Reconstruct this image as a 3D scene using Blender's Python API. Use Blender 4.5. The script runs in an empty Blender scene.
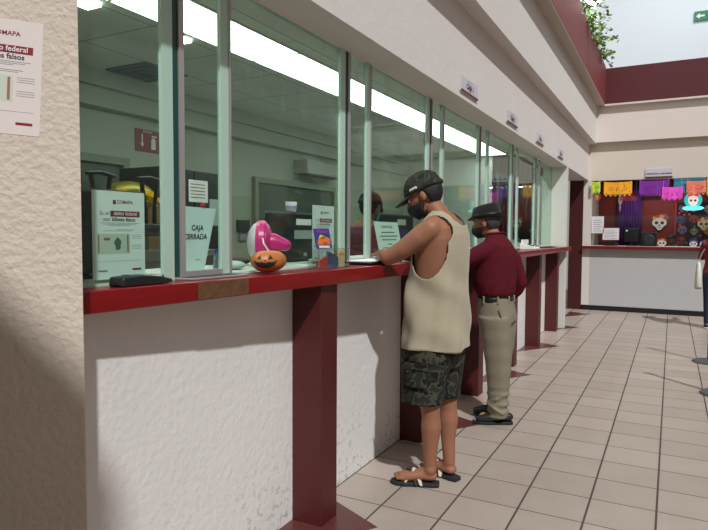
import bpy, math, random
from mathutils import Vector, Matrix, noise
random.seed(7)
S = bpy.context.scene
COL = S.collection
PI = math.pi
# ------------------------------------------------------------------ camera, world, lights, exposure
def make_camera():
    yaw, pitch, roll = math.radians(27.9), math.radians(3.05), math.radians(0.3)
    f = Vector((-math.sin(yaw)*math.cos(pitch), math.cos(yaw)*math.cos(pitch), -math.sin(pitch)))
    r = Vector((math.cos(yaw), math.sin(yaw), 0)); u = r.cross(f)
    c, s = math.cos(roll), math.sin(roll)
    r2 = c*r + s*u; u2 = -s*r + c*u
    m = Matrix((r2, u2, -f)).transposed().to_4x4()
    m.translation = Vector((1.6, 0, 1.4))
    cd = bpy.data.cameras.new('camera'); cam = bpy.data.objects.new('camera', cd); COL.objects.link(cam)
    cam.matrix_world = m
    cd.sensor_width = 36; cd.lens = 600/708*36; cd.clip_start = 0.05; cd.clip_end = 200
    S.camera = cam
make_camera()
W = bpy.data.worlds.new('world'); S.world = W; W.use_nodes = True
W.node_tree.nodes['Background'].inputs[0].default_value = (1.0, 0.95, 0.89, 1)
W.node_tree.nodes['Background'].inputs[1].default_value = 0.29
S.view_settings.view_transform = 'Standard'; S.view_settings.look = 'None'
S.view_settings.gamma = 1; S.view_settings.use_curve_mapping = False
S.view_settings.exposure = 0.0

def lamp(kind, name, loc, power, color=(1, 1, 1), size=0.1, target=None, size_y=None, spot=None):
    d = bpy.data.lights.new(name, kind); d.energy = power; d.color = color
    if kind == 'AREA':
        d.size = size
        if size_y: d.shape = 'RECTANGLE'; d.size_y = size_y
    else: d.shadow_soft_size = size
    if spot: d.spot_size = math.radians(spot); d.spot_blend = .5
    o = bpy.data.objects.new(name, d); COL.objects.link(o); o.location = loc
    if target: o.rotation_euler = (Vector(target)-Vector(loc)).to_track_quat('-Z', 'Y').to_euler()
    return o
# daylight falling through the open roof of the hall: throws the counter's and the men's shadows
sun = lamp('SUN', 'roof_daylight', (8, -4, 12), 3.5, (0.96, 0.985, 1.0)); sun.data.angle = math.radians(1.6)
sun.rotation_euler = Vector((-1, 1.0, -1.62)).to_track_quat('-Z', 'Y').to_euler()
# fluorescent tubes further down the hall
lamp('AREA', 'hall_light', (2.6, 8.6, 5.6), 20, (1.0, 0.95, 0.88), 2.2, (1.6, 8.6, 0), 4.0)
lamp('AREA', 'upper_hall_light', (2.0, 12.6, 7.2), 40, (0.86, 0.93, 1.0), 2.0, (1.2, 15, 5.2), 2.0)
lamp('AREA', 'booth_light', (1.3, 12.5, 2.36), 10, (1.0, 0.95, 0.9), 1.2, (1.3, 12.5, 0), .3)

# ------------------------------------------------------------------ materials
def lin(c):
    c = c/255.0
    return c/12.92 if c <= 0.04045 else ((c+0.055)/1.055)**2.4
def rgb(r, g, b): return (lin(r), lin(g), lin(b), 1)
_M = {}
def mat(name, col, rough=0.6, metal=0.0, spec=0.5, bump=0.0, bscale=40.0, var=0.0, vscale=6.0, emit=0.0, alpha=None, sheen=0.0, coat=0.0):
    if name in _M: return _M[name]
    m = bpy.data.materials.new(name); m.use_nodes = True; nt = m.node_tree; b = nt.nodes['Principled BSDF']
    c = rgb(*col); b.inputs['Base Color'].default_value = c
    b.inputs['Roughness'].default_value = rough; b.inputs['Metallic'].default_value = metal
    b.inputs['Specular IOR Level'].default_value = spec
    if sheen: b.inputs['Sheen Weight'].default_value = sheen
    if coat: b.inputs['Coat Weight'].default_value = coat
    if emit:
        b.inputs['Emission Color'].default_value = c; b.inputs['Emission Strength'].default_value = emit
    if alpha is not None: b.inputs['Alpha'].default_value = alpha
    g = nt.nodes.new('ShaderNodeNewGeometry')
    if var or bump:
        n = nt.nodes.new('ShaderNodeTexNoise'); n.inputs['Scale'].default_value = vscale; n.inputs['Detail'].default_value = 5
        nt.links.new(g.outputs['Position'], n.inputs['Vector'])
    if var:
        mx = nt.nodes.new('ShaderNodeMix'); mx.data_type = 'RGBA'
        mx.inputs['A'].default_value = tuple(x*(1-var) for x in c[:3])+(1,)
        mx.inputs['B'].default_value = tuple(min(1, x*(1+var)) for x in c[:3])+(1,)
        nt.links.new(n.outputs['Fac'], mx.inputs['Factor']); nt.links.new(mx.outputs['Result'], b.inputs['Base Color'])
    if bump:
        n2 = nt.nodes.new('ShaderNodeTexNoise'); n2.inputs['Scale'].default_value = bscale; n2.inputs['Detail'].default_value = 4
        nt.links.new(g.outputs['Position'], n2.inputs['Vector'])
        bp = nt.nodes.new('ShaderNodeBump'); bp.inputs['Strength'].default_value = bump; bp.inputs['Distance'].default_value = 0.01
        nt.links.new(n2.outputs['Fac'], bp.inputs['Height']); nt.links.new(bp.outputs['Normal'], b.inputs['Normal'])
    _M[name] = m
    return m

def glass_mat(name, tint, gloss=0.06, rough=0.02):
    m = bpy.data.materials.new(name); m.use_nodes = True; nt = m.node_tree; nt.nodes.clear()
    o = nt.nodes.new('ShaderNodeOutputMaterial'); t = nt.nodes.new('ShaderNodeBsdfTransparent'); g = nt.nodes.new('ShaderNodeBsdfGlossy')
    t.inputs[0].default_value = tint; g.inputs['Roughness'].default_value = rough; g.inputs[0].default_value = (.9, 1, .95, 1)
    fr = nt.nodes.new('ShaderNodeFresnel'); fr.inputs['IOR'].default_value = 1.5
    mx = nt.nodes.new('ShaderNodeMixShader')
    geo = nt.nodes.new('ShaderNodeNewGeometry')
    inv = nt.nodes.new('ShaderNodeMath'); inv.operation = 'SUBTRACT'; inv.inputs[0].default_value = 1; nt.links.new(geo.outputs['Backfacing'], inv.inputs[1])
    mul = nt.nodes.new('ShaderNodeMath'); mul.operation = 'MULTIPLY'; nt.links.new(fr.outputs[0], mul.inputs[0]); nt.links.new(inv.outputs[0], mul.inputs[1])
    nt.links.new(mul.outputs[0], mx.inputs[0]); nt.links.new(t.outputs[0], mx.inputs[1]); nt.links.new(g.outputs[0], mx.inputs[2])
    # faint smears on the pane, with a painted haze lightening its upper part
    df = nt.nodes.new('ShaderNodeBsdfDiffuse'); df.inputs[0].default_value = (.55, .8, .72, 1)
    n = nt.nodes.new('ShaderNodeTexNoise'); n.inputs['Scale'].default_value = 3.5; n.inputs['Detail'].default_value = 6; n.inputs['Distortion'].default_value = 1.5
    mp = nt.nodes.new('ShaderNodeMapping'); mp.inputs['Scale'].default_value = (1, 1, .35)
    nt.links.new(geo.outputs['Position'], mp.inputs['Vector']); nt.links.new(mp.outputs[0], n.inputs['Vector'])
    rp = nt.nodes.new('ShaderNodeMapRange'); rp.inputs['From Min'].default_value = .5; rp.inputs['From Max'].default_value = .8
    rp.inputs['To Min'].default_value = 0.03; rp.inputs['To Max'].default_value = gloss
    nt.links.new(n.outputs['Fac'], rp.inputs[0])
    sz = nt.nodes.new('ShaderNodeSeparateXYZ'); nt.links.new(geo.outputs['Position'], sz.inputs[0])
    hz = nt.nodes.new('ShaderNodeMapRange'); hz.inputs['From Min'].default_value = 1.55; hz.inputs['From Max'].default_value = 2.1; nt.links.new(sz.outputs['Z'], hz.inputs[0])
    sm = math_node(nt, 'MULTIPLY', rp.outputs[0], hz.outputs[0])
    m2 = nt.nodes.new('ShaderNodeMixShader'); nt.links.new(sm, m2.inputs[0]); nt.links.new(mx.outputs[0], m2.inputs[1]); nt.links.new(df.outputs[0], m2.inputs[2])
    nt.links.new(m2.outputs[0], o.inputs[0])
    _M[name] = m
    return m

def math_node(nt, op, a, b=None, c=None):
    n = nt.nodes.new('ShaderNodeMath'); n.operation = op
    for i, v in enumerate((a, b, c)):
        if v is None: continue
        if isinstance(v, (int, float)): n.inputs[i].default_value = v
        else: nt.links.new(v, n.inputs[i])
    return n.outputs[0]

def tile_mat():
    m = bpy.data.materials.new('floor_tiles'); m.use_nodes = True; nt = m.node_tree; b = nt.nodes['Principled BSDF']
    g = nt.nodes.new('ShaderNodeNewGeometry'); sp = nt.nodes.new('ShaderNodeSeparateXYZ'); nt.links.new(g.outputs['Position'], sp.inputs[0])
    def line(out, off, size, w):
        t = math_node(nt, 'DIVIDE', math_node(nt, 'SUBTRACT', out, off), size)
        fr = math_node(nt, 'FRACT', t)
        d = math_node(nt, 'MULTIPLY', math_node(nt, 'MINIMUM', fr, math_node(nt, 'SUBTRACT', 1.0, fr)), size)
        return math_node(nt, 'SMOOTH_MIN', 1.0, math_node(nt, 'LESS_THAN', d, w), 0.0), math_node(nt, 'FLOOR', t)
    lx, cx = line(sp.outputs['X'], 0.003, 0.3135, 0.0052)
    ly, cy = line(sp.outputs['Y'], 0.015, 0.3025, 0.0034)
    grout = math_node(nt, 'MAXIMUM', lx, ly)
    cmb = nt.nodes.new('ShaderNodeCombineXYZ'); nt.links.new(cx, cmb.inputs[0]); nt.links.new(cy, cmb.inputs[1])
    wn = nt.nodes.new('ShaderNodeTexWhiteNoise'); wn.noise_dimensions = '2D'; nt.links.new(cmb.outputs[0], wn.inputs['Vector'])
    n = nt.nodes.new('ShaderNodeTexNoise'); n.inputs['Scale'].default_value = 5; n.inputs['Detail'].default_value = 8; nt.links.new(g.outputs['Position'], n.inputs['Vector'])
    f = math_node(nt, 'ADD', math_node(nt, 'MULTIPLY', wn.outputs['Value'], .4), math_node(nt, 'MULTIPLY', n.outputs['Fac'], .6))
    mx = nt.nodes.new('ShaderNodeMix'); mx.data_type = 'RGBA'; mx.inputs['A'].default_value = rgb(150, 136, 125); mx.inputs['B'].default_value = rgb(180, 166, 155)
    nt.links.new(f, mx.inputs['Factor'])
    m2 = nt.nodes.new('ShaderNodeMix'); m2.data_type = 'RGBA'; m2.inputs['B'].default_value = rgb(72, 62, 56)
    nt.links.new(mx.outputs['Result'], m2.inputs['A']); nt.links.new(grout, m2.inputs['Factor']); nt.links.new(m2.outputs['Result'], b.inputs['Base Color'])
    r = math_node(nt, 'ADD', math_node(nt, 'MULTIPLY', grout, .45), math_node(nt, 'ADD', .3, math_node(nt, 'MULTIPLY', n.outputs['Fac'], .12)))
    nt.links.new(r, b.inputs['Roughness'])
    bp = nt.nodes.new('ShaderNodeBump'); bp.inputs['Strength'].default_value = .4; bp.inputs['Distance'].default_value = .002
    nt.links.new(math_node(nt, 'SUBTRACT', 1.0, grout), bp.inputs['Height']); nt.links.new(bp.outputs['Normal'], b.inputs['Normal'])
    return m

def camo_mat(name, a, b_, c, scale):
    m = bpy.data.materials.new(name); m.use_nodes = True; nt = m.node_tree; b = nt.nodes['Principled BSDF']
    g = nt.nodes.new('ShaderNodeNewGeometry'); n = nt.nodes.new('ShaderNodeTexNoise'); n.inputs['Scale'].default_value = scale; n.inputs['Detail'].default_value = 2
    n.inputs['Distortion'].default_value = .2
    nt.links.new(g.outputs['Position'], n.inputs['Vector'])
    r = nt.nodes.new('ShaderNodeValToRGB'); r.color_ramp.interpolation = 'CONSTANT'
    e = r.color_ramp.elements; e[0].position = 0; e[0].color = rgb(*a); e[1].position = .45; e[1].color = rgb(*b_)
    x = e.new(.53); x.color = rgb(*c); y = e.new(.62); y.color = rgb(*a)
    nt.links.new(n.outputs['Fac'], r.inputs[0]); nt.links.new(r.outputs[0], b.inputs['Base Color']); b.inputs['Roughness'].default_value = .85
    b.inputs['Specular IOR Level'].default_value = .2
    return m

def stained_wall_mat(name, col, stain):
    """painted plaster with scuffs close to the floor"""
    m = mat(name, col, .75, bump=.35, bscale=30, var=.05, vscale=4, spec=.25); nt = m.node_tree; b = nt.nodes['Principled BSDF']
    g = nt.nodes.new('ShaderNodeNewGeometry'); sp = nt.nodes.new('ShaderNodeSeparateXYZ'); nt.links.new(g.outputs['Position'], sp.inputs[0])
    n = nt.nodes.new('ShaderNodeTexNoise'); n.inputs['Scale'].default_value = 28; n.inputs['Detail'].default_value = 6; nt.links.new(g.outputs['Position'], n.inputs['Vector'])
    n2 = nt.nodes.new('ShaderNodeTexNoise'); n2.inputs['Scale'].default_value = 2.2; nt.links.new(g.outputs['Position'], n2.inputs['Vector'])
    mr = nt.nodes.new('ShaderNodeMapRange'); mr.inputs['From Min'].default_value = .5; mr.inputs['From Max'].default_value = 0.0; nt.links.new(sp.outputs['Z'], mr.inputs[0])
    a = math_node(nt, 'MULTIPLY', mr.outputs[0], math_node(nt, 'GREATER_THAN', n2.outputs['Fac'], .45))
    k = math_node(nt, 'MULTIPLY', a, math_node(nt, 'MULTIPLY', math_node(nt, 'GREATER_THAN', n.outputs['Fac'], .585), .45))
    mx = nt.nodes.new('ShaderNodeMix'); mx.data_type = 'RGBA'; mx.inputs['B'].default_value = rgb(*stain)
    src = b.inputs['Base Color'].links[0].from_socket
    nt.links.new(src, mx.inputs['A']); nt.links.new(k, mx.inputs['Factor']); nt.links.new(mx.outputs['Result'], b.inputs['Base Color'])
    return m

M_wall = stained_wall_mat('counter_wall_paint', (218, 214, 210), (120, 112, 100))
M_head = mat('header_paint', (214, 208, 203), .8, bump=.3, bscale=22, var=.04, vscale=3, spec=.2)
M_soffit = mat('soffit_paint', (190, 177, 165), .8, bump=.2, bscale=22, spec=.2)
M_pillar = mat('rough_plaster', (205, 190, 176), .85, bump=.65, bscale=55, var=.05, vscale=9, spec=.2)
M_maroon = mat('maroon_paint', (76, 21, 21), .5, bump=.15, bscale=18, var=.1, vscale=5)
M_maroon2 = mat('balcony_maroon_paint', (116, 42, 40), .6, bump=.1, bscale=14, var=.06, vscale=3)
M_red = mat('glossy_red_paint', (122, 9, 15), .3, bump=.12, bscale=16, var=.12, vscale=5, coat=.08)
M_wood = mat('bare_wood', (96, 62, 36), .7, bump=.5, bscale=60, var=.45, vscale=30)
M_tile = tile_mat()
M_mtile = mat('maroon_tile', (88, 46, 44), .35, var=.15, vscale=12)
M_stile = mat('pale_green_aluminium', (178, 205, 190), .4, metal=.1)
M_edge = mat('brushed_aluminium', (178, 172, 170), .4, metal=.5)
M_teal = mat('teal_edge_gap_shade', (28, 66, 64), .35)
M_glass = glass_mat('window_glass', (.85, .925, .895, 1), .24)
M_clear = glass_mat('clear_pane', (.93, .96, .95, 1), .05)
M_office = mat('office_wall_paint', (176, 184, 168), .8, var=.03, spec=.2)
M_office2 = mat('office_lower_paint', (160, 172, 150), .8, spec=.2)
M_offceil = None
M_paper = mat('white_paper', (232, 234, 230), .7)
M_black = mat('black_plastic', (22, 23, 25), .4)
M_dark = mat('dark_grey_plastic', (46, 48, 52), .45)
M_grey = mat('grey_plastic', (150, 152, 150), .5)
M_ink = mat('black_ink', (28, 28, 30), .7)
M_inkg = mat('grey_ink', (130, 132, 134), .7)
M_mar_ink = mat('maroon_ink', (130, 22, 40), .7)
M_white = mat('white_plastic', (226, 226, 222), .45)
M_panel = mat('tube_panel', (250, 255, 250), .5, emit=6.5)

def ceiling_mat():
    m = mat('ceiling_tiles', (218, 222, 212), .85, var=.04, spec=.1); nt = m.node_tree; b = nt.nodes['Principled BSDF']
    g = nt.nodes.new('ShaderNodeNewGeometry'); sp = nt.nodes.new('ShaderNodeSeparateXYZ'); nt.links.new(g.outputs['Position'], sp.inputs[0])
    ms = []
    for o_, off in (('X', .05), ('Y', .2)):
        fr = math_node(nt, 'FRACT', math_node(nt, 'DIVIDE', math_node(nt, 'SUBTRACT', sp.outputs[o_], off), .61))
        ms.append(math_node(nt, 'LESS_THAN', fr, .02))
    k = math_node(nt, 'MULTIPLY', math_node(nt, 'MAXIMUM', ms[0], ms[1]), .6)
    mx = nt.nodes.new('ShaderNodeMix'); mx.data_type = 'RGBA'; mx.inputs['B'].default_value = rgb(110, 114, 108)
    src = b.inputs['Base Color'].links[0].from_socket
    nt.links.new(src, mx.inputs['A']); nt.links.new(k, mx.inputs['Factor']); nt.links.new(mx.outputs['Result'], b.inputs['Base Color'])
    return m
M_offceil = ceiling_mat()

# ------------------------------------------------------------------ mesh helpers
LOC = {}
class MB:
    def __init__(s): s.v = []; s.f = []; s.mi = []; s.cur = 0
    def add(s, vs, fs):
        k = len(s.v); s.v += [Vector(p) for p in vs]; s.f += [tuple(i+k for i in f) for f in fs]; s.mi += [s.cur]*len(fs); return s
    def box(s, x0, x1, y0, y1, z0, z1):
        v = [(x0,y0,z0),(x1,y0,z0),(x1,y1,z0),(x0,y1,z0),(x0,y0,z1),(x1,y0,z1),(x1,y1,z1),(x0,y1,z1)]
        return s.add(v, [(0,3,2,1),(4,5,6,7),(0,1,5,4),(1,2,6,5),(2,3,7,6),(3,0,4,7)])
    def prism(s, pts, z0, z1):
        """pts counter-clockwise in the XY plane"""
        n = len(pts)
        v = [(p[0], p[1], z0) for p in pts] + [(p[0], p[1], z1) for p in pts]
        f = [tuple(range(n))[::-1], tuple(range(n, 2*n))] + [(i, (i+1) % n, n+(i+1) % n, n+i) for i in range(n)]
        return s.add(v, f)
    def poly(s, F, pts, c0, c1):
        """a flat outline in frame F (counter-clockwise seen from the front), between depths c0 < c1"""
        n = len(pts); v = [F.p(a, b, c0) for a, b in pts] + [F.p(a, b, c1) for a, b in pts]
        f = [tuple(range(n))[::-1], tuple(range(n, 2*n))] + [(i, (i+1) % n, n+(i+1) % n, n+i) for i in range(n)]
        return s.add(v, f)
    def rect(s, F, a0, b0, a1, b1, c0, c1): return s.poly(F, [(a0,b0),(a1,b0),(a1,b1),(a0,b1)], c0, c1)
    def loft(s, rings, cap=True):
        n = len(rings[0]); k = len(s.v); vs = [Vector(p) for r in rings for p in r]; fs = []
        for j in range(len(rings)-1):
            for i in range(n):
                fs.append((j*n+i, j*n+(i+1) % n, (j+1)*n+(i+1) % n, (j+1)*n+i))
        if cap: fs.append(tuple(range(n))[::-1]); fs.append(tuple(range((len(rings)-1)*n, len(rings)*n)))
        return s.add(vs, fs)
    def ell(s, c, r, R=None, nu=24, nv=14):
        c = Vector(c); rings = []
        for j in range(1, nv):
            th = PI*j/nv - PI/2
            ring = []
            for i in range(nu):
                ph = 2*PI*i/nu
                p = Vector((r[0]*math.cos(th)*math.cos(ph), r[1]*math.cos(th)*math.sin(ph), r[2]*math.sin(th)))
                if R: p = R @ p
                ring.append(c+p)
            rings.append(ring)
        lo = Vector((0, 0, -r[2])); hi = Vector((0, 0, r[2]))
        if R: lo = R @ lo; hi = R @ hi
        k = len(s.v); n = nu
        s.loft(rings, cap=False)
        s.v += [c+lo, c+hi]; a = len(s.v)-2; m = (nv-2)*n
        for i in range(n):
            s.f.append((k+(i+1) % n, k+i, a)); s.f.append((k+m+i, k+m+(i+1) % n, a+1)); s.mi += [s.cur]*2
        return s
    def tube(s, pts, rad, n=16, flat=None, up=None):
        """capsule-ended tube; rad radii; flat=(fa, fb) scale of the two cross axes"""
        P = [Vector(p) for p in pts]; fa, fb = flat or (1, 1)
        Q, R_, T = [], [], []
        for i, p in enumerate(P):
            t = (P[min(i+1, len(P)-1)]-P[max(i-1, 0)]).normalized(); T.append(t)
        seq = []
        for a, sc in ((1.0, .05), (.9, .43), (.6, .8), (.25, .97)): seq.append((P[0]-T[0]*rad[0]*a, rad[0]*sc, T[0]))
        for i in range(len(P)): seq.append((P[i], rad[i], T[i]))
        for a, sc in ((.25, .97), (.6, .8), (.9, .43), (1.0, .05)): seq.append((P[-1]+T[-1]*rad[-1]*a, rad[-1]*sc, T[-1]))
        ref = Vector(up) if up else (Vector((0, 0, 1)) if abs(T[0].z) < .8 else Vector((0, 1, 0)))
        rings = []
        for p, r, t in seq:
            x = (ref - t*ref.dot(t)).normalized(); y = t.cross(x); ref = x
            rings.append([p + x*(r*fa*math.cos(2*PI*i/n)) + y*(r*fb*math.sin(2*PI*i/n)) for i in range(n)])
        return s.loft(rings)
    def cyl(s, a, b, r0, r1=None, n=20):
        a = Vector(a); b = Vector(b); r1 = r0 if r1 is None else r1; t = (b-a).normalized()
        ref = Vector((0, 0, 1)) if abs(t.z) < .8 else Vector((1, 0, 0)); x = (ref-t*ref.dot(t)).normalized(); y = t.cross(x)
        return s.loft([[p+x*r*math.cos(2*PI*i/n)+y*r*math.sin(2*PI*i/n) for i in range(n)] for p, r in ((a, r0), (b, r1))])
    def lathe(s, c, prof, n=28):
        c = Vector(c)
        return s.loft([[c+Vector((r*math.cos(2*PI*i/n), r*math.sin(2*PI*i/n), z)) for i in range(n)] for r, z in prof])
    def build(s, name, m, parent=None, loc=None, smooth=False, bevel=0, remesh=0, sub=0, solid=0, smoothit=0):
        me = bpy.data.meshes.new(name)
        if parent is not None: base = LOC[parent.name]
        else:
            if loc is None:
                loc = Vector(((min(v.x for v in s.v)+max(v.x for v in s.v))/2, (min(v.y for v in s.v)+max(v.y for v in s.v))/2, min(v.z for v in s.v)))
            base = Vector(loc)
        me.from_pydata([v-base for v in s.v], [], s.f); me.update()
        ms = m if isinstance(m, (list, tuple)) else [m]
        for x in ms: me.materials.append(x)
        if len(ms) > 1: me.polygons.foreach_set('material_index', s.mi)
        if smooth: me.polygons.foreach_set('use_smooth', [True]*len(me.polygons))
        o = bpy.data.objects.new(name, me); COL.objects.link(o)
        if parent is not None: o.parent = parent
        else: o.location = base
        LOC[o.name] = base.copy()
        if solid:
            d = o.modifiers.new('solid', 'SOLIDIFY'); d.thickness = solid; d.offset = 0
        if remesh:
            d = o.modifiers.new('remesh', 'REMESH'); d.mode = 'VOXEL'; d.voxel_size = remesh; d.use_smooth_shade = True
        if smoothit:
            d = o.modifiers.new('smooth', 'SMOOTH'); d.iterations = smoothit; d.factor = .5
        if bevel:
            d = o.modifiers.new('bevel', 'BEVEL'); d.width = bevel; d.segments = 2; d.limit_method = 'ANGLE'
        if sub:
            d = o.modifiers.new('sub', 'SUBSURF'); d.levels = sub; d.render_levels = sub
        return o

class Fr:
    """a flat frame: origin, right, up; normal towards the viewer"""
    def __init__(s, o, r, u=(0, 0, 1)):
        s.o = Vector(o); s.r = Vector(r).normalized(); s.u = Vector(u).normalized(); s.n = s.r.cross(s.u).normalized()
    def p(s, a, b, c=0): return s.o + s.r*a + s.u*b + s.n*c
def FX(y, z, x): return Fr((x, y, z), (0, 1, 0))          # faces +X
def FY(x, z, y): return Fr((x, y, z), (1, 0, 0))          # faces -Y

def tag(o, label=None, cat=None, group=None, kind=None):
    if label: o['label'] = label
    if cat: o['category'] = cat
    if group: o['group'] = group
    if kind: o['kind'] = kind
    return o
def struct(o): o['kind'] = 'structure'; return o
def empty(name, loc, label=None, cat=None, group=None, kind=None):
    o = bpy.data.objects.new(name, None); COL.objects.link(o); o.location = loc; o.empty_display_size = .1
    LOC[o.name] = Vector(loc)
    return tag(o, label, cat, group, kind)

_T = {}
def text_mb(mb, F, s, a, b, size, align='LEFT', c=0.001, bold=0.0, shear=0.0):
    """lettering laid into frame F; size is the capital height"""
    key = (s, bold, shear)
    if key not in _T:
        cu = bpy.data.curves.new('t', 'FONT'); cu.body = s; cu.size = 1.0; cu.offset = bold; cu.shear = shear; cu.resolution_u = 3
        ob = bpy.data.objects.new('t', cu); COL.objects.link(ob)
        dg = bpy.context.evaluated_depsgraph_get(); ev = ob.evaluated_get(dg); me = bpy.data.meshes.new_from_object(ev)
        vs = [v.co.copy() for v in me.vertices]; fs = [tuple(p.vertices) for p in me.polygons]
        bpy.data.objects.remove(ob); bpy.data.curves.remove(cu); bpy.data.meshes.remove(me)
        _T[key] = (vs, fs)
    vs, fs = _T[key]
    if not vs: return
    sc = size/0.70
    w = (max(v.x for v in vs))*sc
    off = {'LEFT': 0, 'CENTER': -w/2, 'RIGHT': -w}[align]
    mb.add([F.p(a+off+v.x*sc, b+v.y*sc, c) for v in vs], fs)

# ------------------------------------------------------------------ the setting
mb = MB(); mb.box(-6, 7, -3, 16, -.1, 0); struct(mb.build('floor', M_tile))
# maroon tiles let into the floor round the feet of the counter columns
cols_y = [2.39+1.305*k for k in range(6)]
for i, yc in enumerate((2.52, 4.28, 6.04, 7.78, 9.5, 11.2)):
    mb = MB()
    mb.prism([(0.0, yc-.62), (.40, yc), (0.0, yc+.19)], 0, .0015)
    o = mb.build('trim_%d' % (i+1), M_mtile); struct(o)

# low wall below the counter
mb = MB(); mb.box(-.14, 0, 1.0, 9.4, 0, 1.16); struct(mb.build('wall_left', M_wall))
# header above the windows, beams and balcony of the hall's window side
mb = MB(); mb.prism([(-.14, .7), (.21, .7), (.21, 11.86), (-.14, 11.86)], 2.39, 3.04); o = struct(mb.build('wall_left_header', [M_head]))
mb = MB(); mb.box(-.14, .33, .7, 11.86, 3.04, 3.72); struct(mb.build('wall_left_beam', M_head))
mb = MB(); mb.box(-1.5, .47, -3, 11.7, 3.72, 3.86); mb.box(.37, .47, -3, 11.7, 3.86, 4.37); struct(mb.build('wall_left_balcony', M_maroon2))
mb = MB(); mb.box(-1.5, .466, -3, 11.7, 3.705, 3.7199); struct(mb.build('trim_20', M_soffit))
mb = MB(); mb.box(-1.6, -1.5, -3, 15, 3.7, 7.4); struct(mb.build('wall_left_upper', M_head))
# end pillar beside the last window, passage behind it
mb = MB(); mb.box(0, .21, 9.3, 9.42, 0, 2.39); struct(mb.build('wall_left_end', mat('end_pillar_paint', (205, 204, 196), .75, bump=.2, bscale=25, spec=.2)))
mb = MB(); mb.box(-.9, -.14, 9.3, 9.42, 0, 2.6); mb.box(-.14, 0, 9.3, 9.42, 0, 2.39); struct(mb.build('wall_passage', M_office))
# rough plaster pillar next to the camera
E0 = Vector((.214, 1.074, 0)); UU = Vector((math.sin(PI/4), math.cos(PI/4), 0))
e1 = E0-UU*1.5
mb = MB(); mb.prism([(E0.x, E0.y), (-.14, 1.1), (-1.6, 1.1), (e1.x-.6, e1.y), (e1.x, e1.y)], 0, 5)
# split face for a lively edge
struct(mb.build('wall_pillar', M_pillar, bevel=.006))
# far wall of the hall with its service opening
FYW = 11.86
mb = MB(); mb.box(.13, 5, FYW, FYW+.14, 2.38, 3.06); struct(mb.build('wall_far_header', mat('far_header_paint', (212, 200, 188), .8, spec=.2, bump=.1)))
mb = MB(); mb.box(.33, 5, FYW-.1, FYW+.14, 3.06, 3.72); struct(mb.build('wall_far_beam', mat('far_beam_paint', (220, 208, 200), .8, spec=.2, bump=.1)))
mb = MB(); mb.box(.47, 5, 11.7, 11.82, 3.72, 4.35); mb.box(.47, 5, 11.82, 15, 3.72, 3.86); struct(mb.build('wall_far_balcony', mat('far_balcony_maroon', (84, 24, 28), .6, var=.05)))
mb = MB(); mb.box(.455, 5, 11.68, 11.84, 3.69, 3.72); struct(mb.build('trim_21', M_head))
mb = MB(); mb.box(-1.5, 6, 15, 15.15, 3.7, 8); struct(mb.build('wall_far_upper', mat('upper_wall_paint', (214, 222, 226), .8, spec=.2, bump=.05)))
mb = MB(); mb.box(.26, 5, FYW-.02, FYW+.12, .09, 1.13); struct(mb.build('wall_far', mat('far_counter_paint', (182, 180, 180), .7, var=.04, spec=.3)))
mb = MB(); mb.box(.14, 5, FYW-.03, FYW+.12, 0, .09); struct(mb.build('baseboard_far', M_black))
mb = MB(); mb.box(.13, .26, FYW-.02, FYW+.14, .09, 2.38); struct(mb.build('wall_far_jamb', mat('jamb_paint', (214, 205, 196), .7)))
mb = MB(); mb.box(-.11, .13, FYW-.05, FYW+.14, 0, 2.39); struct(mb.build('trim_22', mat('dark_maroon_frame', (66, 16, 18), .5)))
mb = MB(); mb.box(-3, -.2, FYW+.05, FYW+.14, 0, 2.39); struct(mb.build('wall_passage_end', M_dark))
mb = MB(); mb.box(-3, 0, 9.42, FYW+.2, 2.6, 2.66); struct(mb.build('ceiling_passage', M_office))
# the wall on the other side of the hall and an added unseen block that shades the pillar
mb = MB(); mb.box(5, 5.15, -.8, 15, 0, 3.7); struct(mb.build('wall_right', M_head))
mb = MB(); mb.box(-1.6, 2.32, -1.15, -.95, 0, 4.3); struct(mb.build('rear_sun_block', M_head))
# cash office behind the windows
CZ = 2.62; BX = -2.4
mb = MB(); mb.box(BX-.1, -.14, .7, 9.4, CZ, CZ+.05); struct(mb.build('ceiling_office', M_offceil))
mb = MB(); mb.box(BX-.1, BX, .7, 9.4, 1.78, CZ); struct(mb.build('wall_office', M_office))
mb = MB(); mb.box(BX-.1, BX, .7, 9.4, 0, 1.78); struct(mb.build('wall_office_lower', M_office2))
mb = MB(); mb.box(BX, BX+.1, .7, 9.4, 2.36, 2.5); mb.box(BX, BX+.16, .7, 9.4, 2.5, CZ); struct(mb.build('trim_23', M_office))
mb = MB(); mb.box(BX, -.14, .6, .7, 0, CZ); struct(mb.build('wall_office_near', M_office))
mb = MB(); mb.box(BX, -.14, 9.3, 9.4, 0, CZ); struct(mb.build('wall_office_end', mat('office_end_paint', (186, 200, 188), .8)))

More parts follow.
